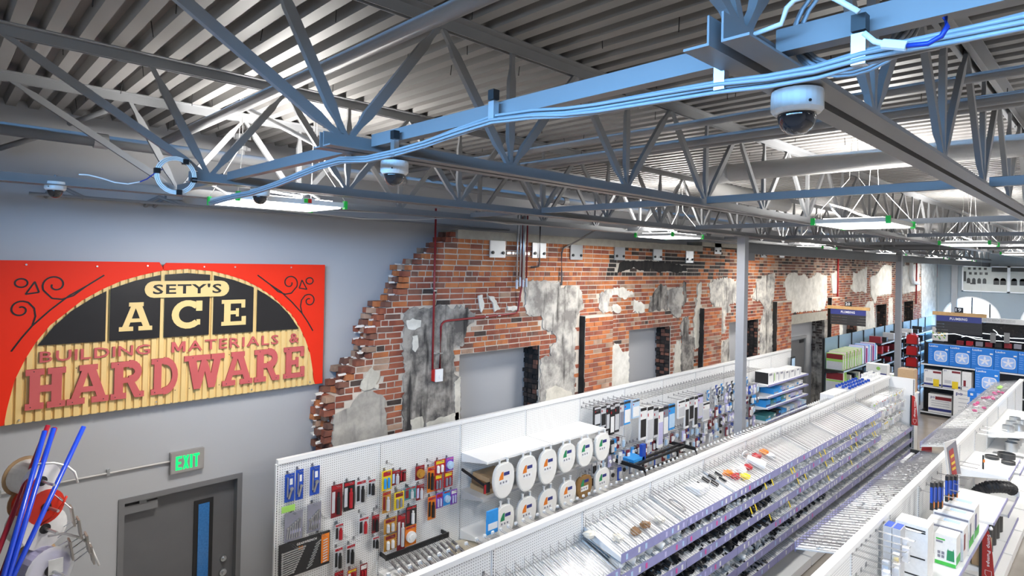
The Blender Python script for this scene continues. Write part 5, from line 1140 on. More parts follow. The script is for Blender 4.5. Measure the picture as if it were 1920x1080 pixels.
# prongs on the near sections
for k, x0_ in ((-1, X2S-SEC),):
    for z in (1.86, 1.62):
        for i in range(10): inst(HK[.18], 'hook', G2[k], (x0_+.08+.115*i, Y2-.01, z))
for i in range(6):
    x = X2S-SEC+.3+.115*i; t = thing('drain_pack', 'clear bag with pale drain part on the near middle gondola hooks, %s from the left' % ORD[i], 'package', (x, 3.64, 1.72), 'bags on the near middle gondola hooks')
    MB().box(x-.04, x+.04, 3.635, 3.655, 1.70, 1.85).build('bag', pm(['white', 'cream', 'lav'][i % 3]), t); MB().box(x-.03, x+.03, 3.633, 3.635, 1.78, 1.84).build('header', pm(['blue', 'white', 'skyblue'][i % 3]), t)
# hooks with bagged fittings at the far end of the middle gondola
for k in (8, 9):
    x0 = X2S+k*SEC
    for zi, z in enumerate((1.86, 1.62, 1.38)):
        for i in range(9):
            x = x0+.08+.13*i; inst(HK[.32], 'hook', G2[k], (x, Y2-.01, z)); inst(tipm, 'hook_tip', G2[k], (x, Y2-.34, z))
            t = thing('fitting_bag', 'clear bag of pale fittings, %s along %s hook row of tray section %s' % (ORD[i], ORD[zi], NUM[k]), 'package', (x, 3.5, z-.17), 'bagged fittings at the far end of the middle gondola')
            y = 3.50+rnd.uniform(-.03, .03)
            MB().box(x-.045, x+.045, y, y+.05, z-.17, z-.03).build('bag', clearp, t); MB().box(x-.03, x+.03, y+.01, y+.04, z-.16, z-.09).build('contents', pm(rnd.choice(['white', 'silver', 'cream', 'grey'])), t)
            MB().box(x-.045, x+.045, y-.002, y, z-.05, z-.015).build('header', pm(rnd.choice(['white', 'lime', 'red', 'white', 'yellow'])), t)
xe = X2S+10*SEC
ep = thing('gondola_end', 'white slotted end panel closing the far end of the middle gondola', 'panel', (xe, 3.55, 0))
MB().box(xe+.018, xe+.035, 3.30, 4.3, 0, T2).build('panel', white, ep); MB().box(xe+.012, xe+.018, 3.31, 3.335, .2, T2-.02).build('slot_strip', slotm, ep)
ca = thing('packing_carton', 'tall plain cardboard carton standing at the far end of the middle gondola', 'carton', (xe+.42, 3.5, 0))
MB().box(xe+.05, xe+.6, 3.33, 4.2, 1.70, 1.73).build('top_shelf', white, ca); MB().box(xe+.05, xe+.58, 3.36, 4.17, 0, 1.70).build('cabinet', white, ca)
ca['label'] = 'white end stand at the far end of the middle gondola'; ca['category'] = 'stand'; ca.name = 'end_stand'
c3 = carton('packing_carton', 'tall plain cardboard carton on the stand behind the end panel', xe+.22, xe+.55, 3.37, 3.68, 1.73, 2.25, 'kraft', cat='carton'); MB().box(xe+.36, xe+.40, 3.36, 3.69, 2.25, 2.252).build('tape', pm('brown'), c3)
def blade(name, text_, label, x, y0, y1, z0, z1, thk=.012):
    r = thing(name, label, 'sign', (x, (y0+y1)/2, z0)); w = y1-y0
    MB().box(x-.008, x+.012, y1, y1+.03, z0-.5, z1+.01).build('post', blackm, r)
    poly = [(y1, z0), (y1, z1)]+[(y1-w*.35-w*.65*math.sin(t*math.pi/12), z1-(z1-z0)*.5+(z1-z0)*.5*math.cos(t*math.pi/6)) for t in range(0, 7)]
    MB().prism(poly, 'x', x-thk/2, x+thk/2).build('blade', mat('sign_red', (.42, .022, .018), .4), r)
    h = (z1-z0)*.62; MB().text(text_, (x-thk/2-.001, y1-w*.32, z1-(z1-z0)*.10), (0, 0, -1), (0, -1, 0), h, w*.34, .02).build('lettering', pm('white'), r)
    s = MB(); zz_ = z0+(z1-z0)*.05
    for a, b in (((y1-w*.25, zz_+.10), (y1-w*.25, zz_+.05)), ((y1-w*.25, zz_+.05), (y1-w*.5, zz_)), ((y1-w*.5, zz_), (y1-w*.75, zz_+.05)), ((y1-w*.75, zz_+.05), (y1-w*.75, zz_+.10)), ((y1-w*.25, zz_+.10), (y1-w*.75, zz_+.10))): s.bar((x-thk/2-.001, *a), (x-thk/2-.001, *b), .004, .001, (1, 0, 0))
    s.build('arrow_outline', pm('white'), r)
blade('aisle_blade_sign', 'Plastic Fittings', 'red curved blade sign reading Plastic Fittings on the gondola end', xe-.02, 3.225, 3.345, 1.08, 1.72)
# hooks with white tips on the hidden face of the middle gondola
for k in range(-1, 9):
    x0 = X2S+k*SEC
    for i in range(12):
        x = x0+.06+.1*i
        for z in (1.99,):
            inst(HK[.25], 'hook', G2[k], (x, Y2+.01, z), rot=(0, 0, math.pi)); inst(tipm, 'hook_tip', G2[k], (x, Y2+.275, z+.004), rot=(0, 0, math.pi))
            if rnd.random() < .62:
                t = thing('hanging_pack', 'small pack, %s along the far-side hooks of middle gondola section %s' % (ORD[i], NUM[k+1]), 'package', (x, Y2+.2, z-.14), 'packs on the far side of the middle gondola'); y = Y2+rnd.uniform(.12, .2)
                MB().box(x-.035, x+.035, y, y+.02, z-.16, z-.012).build('card', pm(rnd.choice(['white', 'silver', 'black', 'white', 'darkred', 'cream', 'blue', 'grey'])), t)
t = thing('blue_hang_pack', 'tall blue and white pouch standing up beside the lower toilet seats', 'package', (aY(922, 985, 4.15).x, 4.15, 1.9))
x0, x1, z0, z1 = rect(914, 957, 934, 1000, 4.12); MB().box(x0, x1, 4.12, 4.14, z0, z1).build('pouch', pm('skyblue'), t); MB().box(x0+.01, x1-.01, 4.117, 4.12, z0+.04, z0+.10).build('printed_panel', pm('white'), t)
# bottles on a shelf at the far end of the hidden face
for k in (8, 9): shelf(G2[k], X2S+k*SEC, X2S+(k+1)*SEC, Y2+.01, 1.88, .46, side=1)
def bottle(x, y, z, h, r_, m_, capm, label, group):
    t = thing('bottle', label, 'bottle', (x, y, z), group)
    MB().lathe([(r_, 0), (r_, h*.62), (r_*.45, h*.78), (r_*.4, h*.84)], (x, y, z), 10).build('body', m_, t, smooth=False); MB().lathe([(r_*.62, h*.80), (r_*.62, h)], (x, y, z), 8).build('cap', capm, t)
for i in range(24):
    x = 13.4+.18*(i % 8)+rnd.uniform(-.02, .02); y = 3.93+.12*(i//8); bottle(x, y, 1.88, .24, .048, pm('silver'), pm('blue'), 'silver bottle with blue cap, %s along the %s row behind the gondola ridge' % (ORD[i % 8], ['near', 'middle', 'far'][i//8]), 'blue capped bottles')
for i in range(10):
    x = 14.9+.16*(i % 5); y = 3.96+.15*(i//5); bottle(x, y, 1.88, .30, .05, whitepl, whitepl, 'white jug bottle beside the blue caps, %s along the %s row' % (ORD[i % 5], ['near', 'far'][i//5]), 'white bottles')
for i in range(8):
    x = 12.55+.1*i; tag(MB().box(x, x+.085, 3.95, 4.2, 1.88, 2.06).box(x+.01, x+.03, 3.948, 3.95, 1.9, 2.05).build('white_carton', pm('white'), None, (x, 4, 1.88)), 'narrow white carton left of the blue capped bottles, %s from the left' % ORD[i], 'carton', 'narrow white cartons')
shelf(G2[7], X2S+7*SEC, X2S+8*SEC, Y2+.01, 1.88, .46, side=1)
# ================================================================== RIGHT-HAND GONDOLA: WIRE TRAY SIDE
DV3 = mesh_of(div_mesh(-.44, .10, .07), 'wire_divider', chrome)
for k in range(0, 10):
    x0 = X3S+k*SEC; x1 = x0+SEC; sec = G3[k]; zf = 1.84; yf = Y3+.47
    if k in (3,): zf = 1.70
    MB().hexa([(x0+.01, Y3+.02, zf+.09), (x1-.01, Y3+.02, zf+.09), (x1-.01, yf, zf-.012), (x0+.01, yf, zf-.012), (x0+.01, Y3+.02, zf+.10), (x1-.01, Y3+.02, zf+.10), (x1-.01, yf, zf), (x0+.01, yf, zf)]).build('tray', white, sec)
    MB().box(x0+.006, x1-.006, yf+.002, yf+.006, zf-.035, zf+.06).build('label_strip', lilac if k < 5 else clearp, sec)
    nd = 14 if k < 5 else 8
    for i in range(nd+1): inst(DV3, 'wire_divider', sec, (x0+.03+(x1-x0-.06)*i/nd, yf, zf))
    mb = MB()
    for i in range(150):
        x = rnd.uniform(x0+.04, x1-.04); y = rnd.uniform(Y3+.06, yf-.03); z = zf+.10-(y-Y3)*.22+rnd.uniform(.008, .03); r_ = rnd.uniform(.006, .014); a = rnd.uniform(0, 6.28); d = Vector((math.cos(a), math.sin(a), rnd.uniform(-.2, .3)))*r_*1.4; c = Vector((x, y, z)); mb.tube([c-d, c+d], r_, 5)
    o = mb.build('small_fittings', whitepl, sec); o['kind'] = 'stuff'
    if k in (1, 2, 4):
        mb = MB()
        for i in range(30):
            x = rnd.uniform(x0+.1, x1-.1); y = rnd.uniform(Y3+.08, yf-.1); z = zf+.11-(y-Y3)*.22+.02; mb.tube([(x, y, z), (x+rnd.uniform(-.03, .03), y+rnd.uniform(-.03, .03), z+.01)], .008, 5)
        o = mb.build('small_metal_parts', chrome, sec); o['kind'] = 'stuff'
for i in range(26):
    k = 6+i % 3; x = X3S+6*SEC+rnd.uniform(.2, 3.2); y = Y3+rnd.uniform(.12, .40); lump('pink_bag', 'pink tagged bag in the far wire tray, %s of the pink bags' % NTH(i), (x, y, 1.94-(y-Y3)*.22+.05), .05, pm(rnd.choice(['magenta', 'pink', 'white', 'magenta'])), 'bag', 'pink tagged bags', i+50)
for i in range(3): lump('green_bag', 'bright green bag beyond the pink bags, %s of three' % ORD[i], (X3S+8.9*SEC+.12*i, Y3+.25, 1.97), .06, pm('lime'), 'bag', 'green bags', i+90)
# red tag holder and black rack in the gap
rh = thing('tag_rack', 'low black rack with red rounded sign beyond the wire trays', 'rack', (aZ(1735, 845, 1.5).x, 2.4, 1.4))
p = aZ(1738, 850, 1.62); MB().box(p.x-.02, p.x+.02, p.y-.22, p.y+.22, p.z-.05, p.z+.02).build('rail', blackm, rh)
MB().prism([(p.y-.06, p.z+.02), (p.y-.06, p.z+.17)]+[(p.y+.06*math.sin(t*math.pi/12)*1.0, p.z+.17+.04*math.cos(t*math.pi/12)) for t in range(7)]+[(p.y+.08, p.z+.02)], 'x', p.x+.02, p.x+.03).build('red_plate', mat('sign_red', (.42, .022, .018), .4), rh)
for i in range(5): MB().box(p.x-.75, p.x, p.y-.2+.09*i, p.y-.15+.09*i, p.z-.06, p.z-.03).build('slat', blackm if i % 2 else pm('silver'), rh)
# ================================================================== RIGHT-HAND GONDOLA: PUMP SIDE
Y3F = Y3-.012
for i, x in enumerate((5.97, 6.10, 6.24, 6.37, 6.51, 6.69, 6.96)): inst(HK[.32], 'hook', G3[int((x-X3S)//SEC)], (x, Y3F, 1.96))
for i, x in enumerate((5.75, 5.9, 6.1, 6.25, 6.4)): inst(HK[.32], 'hook', G3[0 if x > X3S else -1], (x, Y3F, 1.72))
for i, x in enumerate((8.5, 8.78, 9.07, 9.38, 10.0, 10.2, 12.2, 12.5, 12.8)): inst(HK[.32], 'hook', G3[int((x-X3S)//SEC)], (x, Y3F, 1.90))
for i in range(9):
    x = 6.0+.11*i; y = Y3-.30+.03*(i % 3); z = 1.90-.04*(i % 2)
    t = thing('hose_bag', 'clear bag of white fittings on the near right-hand hooks, %s from the left' % ORD[i], 'package', (x, y, z-.15), 'bags on the near right-hand hooks')
    MB().box(x-.03, x+.03, y, y+.05, z-.14, z-.01).build('bag', clearp, t); MB().cyl((x, y+.025, z-.12), (x, y+.025, z-.05), .022, 10).build('fitting', pm(['white', 'cream', 'lightblue', 'white', 'yellow', 'dgreen', 'white', 'blue', 'white'][i]), t)
def floorshelf(k, z, depth=.5, strip=lilac): shelf(G3[k], X3S+k*SEC, X3S+(k+1)*SEC, Y3-.01, z, depth, strip=strip)
floorshelf(1, 1.33); floorshelf(2, 1.33); floorshelf(0, 1.30); floorshelf(-1, 1.55)
carton('pump_box', 'white appliance box with green base band at the right, nearest the viewer', 7.9, 8.12, 1.26, 1.45, 1.335, 1.66, 'white', None, 'green', 'boxed sump pumps')
pb_ = bpy.data.objects[-1] if False else None
pbx = [o for o in bpy.data.objects if o.name.startswith('pump_box')][0]
MB().box(7.898, 7.9, 1.262, 1.448, 1.337, 1.375).build('printed_band', pm('green'), pbx)
MB().prism([(1.275, 1.40), (1.345, 1.40), (1.34, 1.50), (1.33, 1.53), (1.33, 1.51), (1.29, 1.51), (1.285, 1.535), (1.278, 1.50)], 'x', 7.897, 7.899).build('printed_pump', pm('dgreen'), pbx)
for a in (0, 1):
    for b in (0, 1): MB().box(7.897, 7.899, 1.40-.035*a+.0, 1.425-.035*a, 1.41+.04*b, 1.44+.04*b).build('printed_icon', pm('grey'), pbx)
MB().box(7.897, 7.899, 1.36, 1.44, 1.60, 1.615).build('printed_line', pm('green'), pbx); MB().box(7.897, 7.899, 1.38, 1.44, 1.57, 1.59).build('printed_line', pm('grey'), pbx)
for i, (x, w, h, t) in enumerate(((8.16, .26, .34, 'behind the green banded box'), (8.5, .28, .36, 'in the middle of the tall boxes'), (8.84, .3, .38, 'farthest of the tall boxes'))):
    r = carton('tall_carton', 'tall white pump carton with printed tape '+t, x, x+w, 1.24, 1.58, 1.335, 1.335+h, 'white', None, 'green' if i else None, 'tall white pump cartons')
    MB().box(x+w*.45, x+w*.52, 1.245, 1.575, 1.335+h, 1.337+h).build('tape', pm('cream'), r); MB().box(x-.002, x, 1.25, 1.57, 1.335+h*.9, 1.335+h*.96).build('printed_line', pm('grey'), r)
    MB().box(x+w*.6, x+w*.9, 1.30, 1.45, 1.335+h, 1.338+h).build('printed_panel', pm('lightblue'), r); MB().box(x+.03, x+w*.4, 1.238, 1.24, 1.34+h*.3, 1.34+h*.8).build('printed_panel', pm(['darkred', 'grey', 'navy'][i]), r)
r = carton('white_appliance_carton', 'white carton with black printed rows behind the near hooks', 7.2, 7.45, 1.38, 1.66, 1.335, 1.93, 'white', cat='carton')
for z in (1.42, 1.6, 1.86, 1.88): MB().box(7.198, 7.2, 1.40, 1.64, z, z+.014).build('printed_line', pm('black'), r)
for i in range(2):
    r = carton('blue_top_box', 'tall narrow box with blue printed top behind the hooks, %s one' % ['left', 'right'][i], 6.78, 6.95, 1.52+.075*(1-i)-.0, 1.59+.075*(1-i), 1.335, 1.99, 'silver', group='blue topped boxes')
    MB().box(6.785, 6.945, 1.525+.075*(1-i), 1.585+.075*(1-i), 1.99, 1.993).build('printed_top', pm('blue'), r)
for i in range(2):
    r = carton('valve_box', 'small white box with vent holes at the bottom edge, %s of two' % ORD[i], 6.35+.02*i, 6.6+.02*i, 1.28+.10*(1-i), 1.37+.10*(1-i), 1.31, 1.62, 'white', group='small white vent boxes')
    for j in range(3): MB().box(6.4+.06*j+.02*i, 6.43+.06*j+.02*i, 1.29+.10*(1-i), 1.36+.10*(1-i), 1.62, 1.622).build('printed_mark', pm('black'), r)
carton('kraft_flap_box', 'open tan box at the bottom edge below the vent boxes', 5.95, 6.25, 1.25, 1.5, 1.31, 1.56, 'kraft')
for k_ in range(2):
    for i in range(3):
        gp_ = aY((1746, 1774)[k_]+8*i, (905, 893)[k_], 1.5); x = gp_.x; z = gp_.z; y = 1.48-.0*i
        t = thing('glove_pack', 'black and blue work pack on hooks, %s of the %s cluster' % (ORD[i], ['near', 'far'][k_]), 'package', (x, y, z-.3), 'black and blue hanging packs')
        MB().box(x, x+.10, y, y+.03, z-.30, z).build('card', pm('black'), t); MB().box(x+.01, x+.09, y-.004, y, z-.2, z-.06).build('printed_panel', pm('blue'), t); MB().box(x-.003, x, y+.004, y+.028, z-.22, z-.05).build('side_panel', pm('blue'), t); MB().box(x+.02, x+.05, y-.006, y, z-.28, z-.22).build('printed_accent', pm('orange'), t)
pr = thing('promo_board', 'red and yellow guarantee board leaning on the right-hand pegboard', 'sign', (9.1, 1.55, 1.86))
b = [aY(1720+x/7.715, 820+y/7.715, 1.52) for x, y in ((390, 80), (560, 20), (640, 540), (450, 560))]
def slabq(name, q, y0, y1, m_, par): MB().hexa([(p.x, y0, p.z) for p in q]+[(p.x, y1, p.z) for p in q]).build(name, m_, par)
slabq('board', b, 1.52, 1.53, pm('white'), pr)
def lerp(s, t): a0 = b[0].lerp(b[1], s); a1 = b[3].lerp(b[2], s); return a0.lerp(a1, t)
slabq('dark_print', [lerp(.12, .16), lerp(.95, .04), lerp(.95, .97), lerp(.12, .97)], 1.518, 1.52, pm('grey'), pr); slabq('red_print', [lerp(.25, .27), lerp(.62, .2), lerp(.62, .97), lerp(.25, .97)], 1.516, 1.518, pm('red'), pr)
for t0 in (.42, .62, .78): slabq('yellow_print', [lerp(.30, t0), lerp(.58, t0-.05), lerp(.58, t0+.02), lerp(.30, t0+.07)], 1.514, 1.516, pm('yellow'), pr)
floorshelf(3, 1.36, .55); floorshelf(4, 1.64, .56); floorshelf(4, 1.12, .56); floorshelf(5, 1.42, .56); floorshelf(6, 1.74, .5); floorshelf(6, 1.42, .56); floorshelf(7, 1.74, .5); floorshelf(7, 1.42, .56); floorshelf(3, .75, .55); floorshelf(4, .75, .55)
def disc(x, y, z, r_, h, m_, label, cat='duct cap', group=None, hollow=False):
    mb = MB(); mb.lathe([(r_, 0), (r_, h), (r_*.93, h), (r_*.93, h*.6 if not hollow else .01)], (x, y, z), 24); return tag(mb.build('duct_ring', m_, None, (x, y, z)), label, cat, group)
rub = mat('dark_rubber', (.05, .05, .05), .5); galv = mat('galvanized_sheet', (.62, .64, .65), .3, .85, var=.15)
disc(11.75, 1.45, 1.645, .09, .04, rub, 'flat dark rubber ring on the white shelf, farther left one'); disc(11.95, 1.30, 1.645, .11, .075, rub, 'tall dark rubber ring on the white shelf'); disc(11.62, 1.24, 1.645, .085, .04, rub, 'flat dark rubber ring at the front of the white shelf')
t = thing('hose_tool', 'small tool hanging over the white shelf beside the promo board', 'tool', (10.95, 1.45, 1.66)); MB().box(10.94, 10.96, 1.44, 1.46, 1.70, 1.86).cyl((10.95, 1.45, 1.66), (10.95, 1.45, 1.72), .012, 8).build('body', blackp, t); MB().box(10.935, 10.965, 1.43, 1.45, 1.76, 1.80).build('grip', pm('orange'), t)
dh = thing('flex_duct', 'black ribbed flexible duct elbow on the lower white shelf', 'duct', (11.3, 1.35, 1.2)); mb = MB()
pts = [(11.15, 1.55, 1.22), (11.15, 1.50, 1.30), (11.2, 1.42, 1.35), (11.3, 1.32, 1.36), (11.45, 1.22, 1.34), (11.55, 1.17, 1.28)]; fine = []
for a, b2 in zip(pts, pts[1:]):
    for i in range(6): fine.append(Vector(a).lerp(Vector(b2), i/6))
mb.tube(fine, [.075 if i % 2 else .088 for i in range(len(fine))], 14).build('ribbed_tube', blackp, dh)
MB().box(11.5, 11.56, 1.10, 1.18, 1.22, 1.30).build('label_card', pm('white'), dh)
for i in range(5):
    x = 13.5+.22*i; disc(x, 1.45-.12*(i % 2), 1.742, .085, .10, galv, 'shiny metal duct cap on the far top shelf, %s from the left' % ORD[i], 'duct cap', 'metal duct caps', True)
for i in range(4): disc(13.45+.28*i, 1.4, 1.422, .09, .15, galv, 'shiny metal duct collar under the far top shelf, %s from the left' % ORD[i], 'duct collar', 'metal duct collars', True)
for i in range(6):
    x = 12.15+.17*i; tag(MB().box(x, x+.12, 1.2, 1.6, 1.425, 1.44).cyl((x+.06, 1.4, 1.44), (x+.06, 1.4, 1.47), .045, 12).build('vent_plate', galv if i % 2 else whitepl, None, (x, 1.4, 1.42)), 'flat metal vent plate on the lower right shelf, %s from the near end' % ORD[i], 'vent plate', 'flat vent plates')
for i in range(5):
    x = 10.0+.30*i; h = .30; r_ = .095; y = 1.34
    tag(MB().hollow((x, y, .755), (x, y, .755+h+.02*(i % 2)), r_, r_*.9, 18).build('drain_pipe', rub, None, (x, y, .755)), 'short upright black drain pipe on the low right shelf, %s from the near end' % ORD[i], 'pipe', 'upright black drain pipes')
bx = thing('open_carton', 'open tall brown carton beside the Sump Pumps sign', 'carton', (9.75, 1.3, .755))
MB().box(9.66, 9.84, 1.2, 1.21, .755, 1.1).box(9.66, 9.84, 1.38, 1.39, .755, 1.1).box(9.66, 9.67, 1.2, 1.39, .755, 1.06).box(9.83, 9.84, 1.2, 1.39, .755, 1.1).build('walls', pm('kraft'), bx)
blade('aisle_blade_sign', 'Sump Pumps', 'red curved blade sign reading Sump Pumps on the right-hand gondola', 9.62, 1.14, 1.27, .62, 1.27)
for i in range(2): lump('price_ball', 'red and white round tag clipped above the Sump Pumps sign, %s one' % ['left', 'right'][i], (9.58, 1.25-.07*i, 1.30), .025, pm(['red', 'white'][i]), 'tag', 'round tags', i+120, 1.)
# ================================================================== HANGING AISLE SIGNS
wood = mat('light_pine', (.55, .33, .13), .6, var=.25, scale=12)
def aisle_sign(num, x, ya, yb, zt, label):
    r = thing('aisle_sign', label, 'sign', (x, (ya+yb)/2, zt-.45), 'hanging aisle signs'); w = ya-yb; yc = (ya+yb)/2
    MB().box(x-.03, x+.03, yb, ya, zt-.075, zt).build('timber_bar', wood, r)
    MB().box(x-.012, x+.012, yb+.08, ya-.07, zt-.20, zt-.075).build('header_panel', pm('navy'), r)
    sl = mat('sign_slat_black', (.022, .02, .02), .55)
    for i in range(4): MB().box(x-.012, x+.012, yb+.08, ya-.07, zt-.20-.063*(i+1)+.004, zt-.20-.063*i).build('slat', sl, r)
    MB().text('PLUMBING', (x-.0135, yc+.155, zt-.165), (0, -1, 0), (0, 0, 1), .30, .055, .02).build('lettering', pm('white'), r)
    nb = MB().box(x-.01, x+.01, yc-.01-.065, yc-.01+.085, zt, zt+.11).build('number_plate', blackm, r)
    MB().text(num, (x-.0115, yc+.06, zt+.022), (0, -1, 0), (0, 0, 1), .10, .07, .02).build('numeral', pm('white'), nb)
    for s in (yb+.1, ya-.1): MB().tube([(x, s, zt), (x, s, ZD)], .002, 4).build('suspension_wire', wirem, r)
aisle_sign('20', 15.7, .3258*15.7, .2677*15.7, 4.5-.0567*15.7, 'hanging PLUMBING sign numbered twenty in front of the brick wall')
aisle_sign('19', 15.7, .1902*15.7, .1311*15.7, 4.5-.0560*15.7, 'hanging PLUMBING sign numbered nineteen in front of the arched window')
# ================================================================== BLACK WALL GONDOLA WITH FILTERS
bg_t = mat('blue_grey_panel', (.16, .24, .30), .45)
BW = []
for i in range(11):
    x0 = 18.45+i*SEC
    if x0+SEC > XE-.3: break
    r = thing('wall_gondola', 'dark wall shelving section beyond the grey door, %s from the near end' % ORD[i], 'shelving', (x0+SEC/2, 6.1, 0), 'dark wall shelving')
    MB().box(x0+.004, x0+SEC-.004, 6.10, 6.12, .1, 2.49).build('back_panel', bg_t, r); MB().box(x0-.015, x0+.015, 6.07, 6.13, 0, 2.5).build('upright', blackm, r)
    MB().box(x0+.01, x0+SEC-.01, 5.55, 6.08, .02, .16).build('base_deck', blackm, r)
    for z in ((1.62, .95) if i < 3 else (2.1, 1.75, 1.4, 1.0)): shelf(r, x0, x0+SEC, 6.09, z, .52, m_=blackm, strip=mat('pale_blue_strip', (.45, .60, .75), .3))
    BW.append(r)
for i in range(16):
    x = 18.55+.11*i; c_ = ['green', 'lime', 'white'][i % 3]
    r = carton('air_filter', 'green and white boxed air filter on the upper black shelf, %s from the left' % ORD[i], x, x+.045, 5.62, 6.06, 1.625, 1.625+(.50 if i > 1 else .46), 'cream' if i % 3 else 'lime', group='boxed air filters', cat='air filter')
    MB().box(x-.002, x, 5.63, 6.05, 1.63, 1.86).build('printed_panel', pm('silver'), r); MB().box(x-.002, x, 5.63, 6.05, 1.88, 1.92).build('green_stripe', pm('lime'), r); MB().box(x-.002, x, 5.63, 6.05, 1.93, 2.07).build('maroon_stripe', pm('darkred'), r); MB().box(x+.002, x+.043, 5.618, 5.62, 1.66, 2.05).build('spine', pm('lime' if i % 2 else 'white'), r)
for i in range(18):
    x = 20.35+.085*i; carton('panel_box', 'thin upright box on the upper black shelf right of the filters, %s from the left' % ORD[i], x, x+.06, 5.62, 6.02, 1.625, 2.12+.05*math.sin(i), ['lightblue', 'white', 'navy', 'lav', 'red', 'purple', 'white', 'skyblue'][i % 8], ['white', 'lav', 'silver'][i % 3], None, 'thin upright boxes')
for i in range(3):
    x = 18.55+.10*i; r = carton('large_air_filter', 'large maroon and green air filter on the lower black shelf, %s from the left' % ORD[i], x, x+.07, 5.6, 6.06, .955, 1.58, 'lime' if i else 'cream', group='large air filters', cat='air filter')
    MB().box(x-.002, x, 5.61, 6.05, .96, 1.28).build('printed_panel', pm('silver'), r); MB().box(x-.002, x, 5.61, 6.05, 1.29, 1.34).build('green_stripe', pm('lime'), r); MB().box(x-.002, x, 5.61, 6.05, 1.35, 1.55).build('maroon_stripe', pm('darkred'), r)
for i in range(8):
    x = 19.0+.2*i; carton('stored_filter', 'small upright box on the lower black shelf, %s right of the large filters' % ORD[i], x, x+.12, 5.62, 6.0, .955, 1.32+.1*(i % 2), ['lime', 'cream', 'navy', 'black'][i % 4], None, 'navy' if i % 2 else None, 'boxes on the lower black shelf')
p = aX(1632, 700, 19.5)
for i, (x, y, w, z0, h, t) in enumerate(((19.3, 4.98, .52, .9, .92, 'wider'), (19.75, 4.72, .32, .9, .62, 'narrower'))):
    r = carton('filter_kit_box', 'white and navy boxed water filter with green mark, the %s one' % t, x, x+.3, y-w/2, y+w/2, z0, z0+h, 'white', group='boxed water filters')
    MB().box(x-.002, x, y-w/2+.005, y+w/2-.005, z0+h*.60, z0+h*.74).build('navy_band', pm('navy'), r); MB().cyl((x-.003, y-.05, z0+h*.88), (x, y-.05, z0+h*.88), .05, 12).build('green_mark', pm('lime'), r)
    for s in (-.09, .07): MB().box(x-.003, x, y+s-.05, y+s+.05, z0+h*.42, z0+h*.54).build('printed_cap', pm('skyblue'), r); MB().box(x-.003, x, y+s-.04, y+s+.04, z0+.05, z0+h*.41).build('printed_canister', pm('silver'), r)
pt = thing('pallet_stand', 'low black stand under the boxed water filters', 'stand', (19.7, 4.85, 0)); MB().box(19.2, 20.1, 4.5, 5.3, .85, .9).box(19.25, 20.05, 4.55, 5.25, 0, .85).build('plinth', blackm, pt)
for i in range(30):
    s = 3+i//6; x = 18.45+s*SEC+.1+.17*(i % 6); z = (2.105, 1.755, 1.405, 1.005)[i % 4]; c_ = rnd.choice(['black', 'black', 'red', 'darkred', 'black', 'silver'])
    carton('boxed_tool', '%s boxed tool, %s of six in the %s section of the black wall shelving' % (c_.replace('darkred', 'dark red'), ORD[i % 6], ORD[s]), x, x+.15, 5.62, 5.95, z, z+rnd.uniform(.14, .24), c_, None, rnd.choice(['red', 'white', 'silver', None]), 'boxed tools on the far black shelving')
def gas_can(x, y, z, label):
    r = thing('gas_can', label, 'gas can', (x, y, z), 'red gas cans'); MB().prism([(-.15+y, z), (.15+y, z), (.15+y, z+.24), (.10+y, z+.30), (-.12+y, z+.30), (-.15+y, z+.26)], 'x', x-.1, x+.1).build('body', mat('red_can_plastic', (.52, .012, .012), .35), r)
    MB().cyl((x, y+.08, z+.30), (x, y+.08, z+.36), .03, 10).build('cap', blackp, r); MB().tube([(x, y-.1, z+.29), (x, y-.06, z+.34), (x, y+.02, z+.34), (x, y+.05, z+.30)], .014, 6).build('handle', MT['red_can_plastic'], r)
gst = thing('can_stand', 'narrow black stand stacked with red gas cans', 'stand', (23.6, 5.05, 0)); MB().box(23.4, 23.42, 4.85, 4.87, 0, 2.3).box(23.4, 23.42, 5.23, 5.25, 0, 2.3).box(23.85, 23.87, 4.85, 4.87, 0, 2.3).box(23.85, 23.87, 5.23, 5.25, 0, 2.3).build('side_frame', blackm, gst)
for i, z in enumerate((.5, .9, 1.3, 1.68, 2.05)): MB().box(23.42, 23.85, 4.85, 5.25, z-.02, z).build('shelf', blackm, gst); gas_can(23.63, 5.05, z, 'red gas can on the narrow black stand, %s from the bottom' % ORD[i])
# ================================================================== FAN RACK
XF = 22.4
fk = thing('fan_rack', 'black shelving rack facing the aisle below the PLUMBING 19 sign', 'shelving', (XF+.3, 3.2, 0))
MB().box(XF+.55, XF+.58, 1.4, 4.55, 0, 2.22).build('back_panel', blackm, fk)
for y in (4.55, 3.33, 2.11): MB().box(XF+.5, XF+.56, y-.02, y+.02, 0, 2.25).build('upright', blackm, fk)
edgem = mat('pale_shelf_edge', (.75, .76, .78), .35)
zsh = [aX(1760, 684, XF).z, aX(1760, 726, XF).z, .12]
for z in zsh:
    MB().box(XF, XF+.55, 1.4, 4.55, z-.04, z).build('shelf', blackm, fk); MB().box(XF-.008, XF, 1.4, 4.55, z-.045, z-.005).build('shelf_edge', edgem, fk)
MB().box(XF+.02, XF+.5, 1.4, 4.55, 0, .08).build('base_deck', blackm, fk)
fanblue = mat('fan_box_blue', (.015, .18, .62), .4, var=.06)
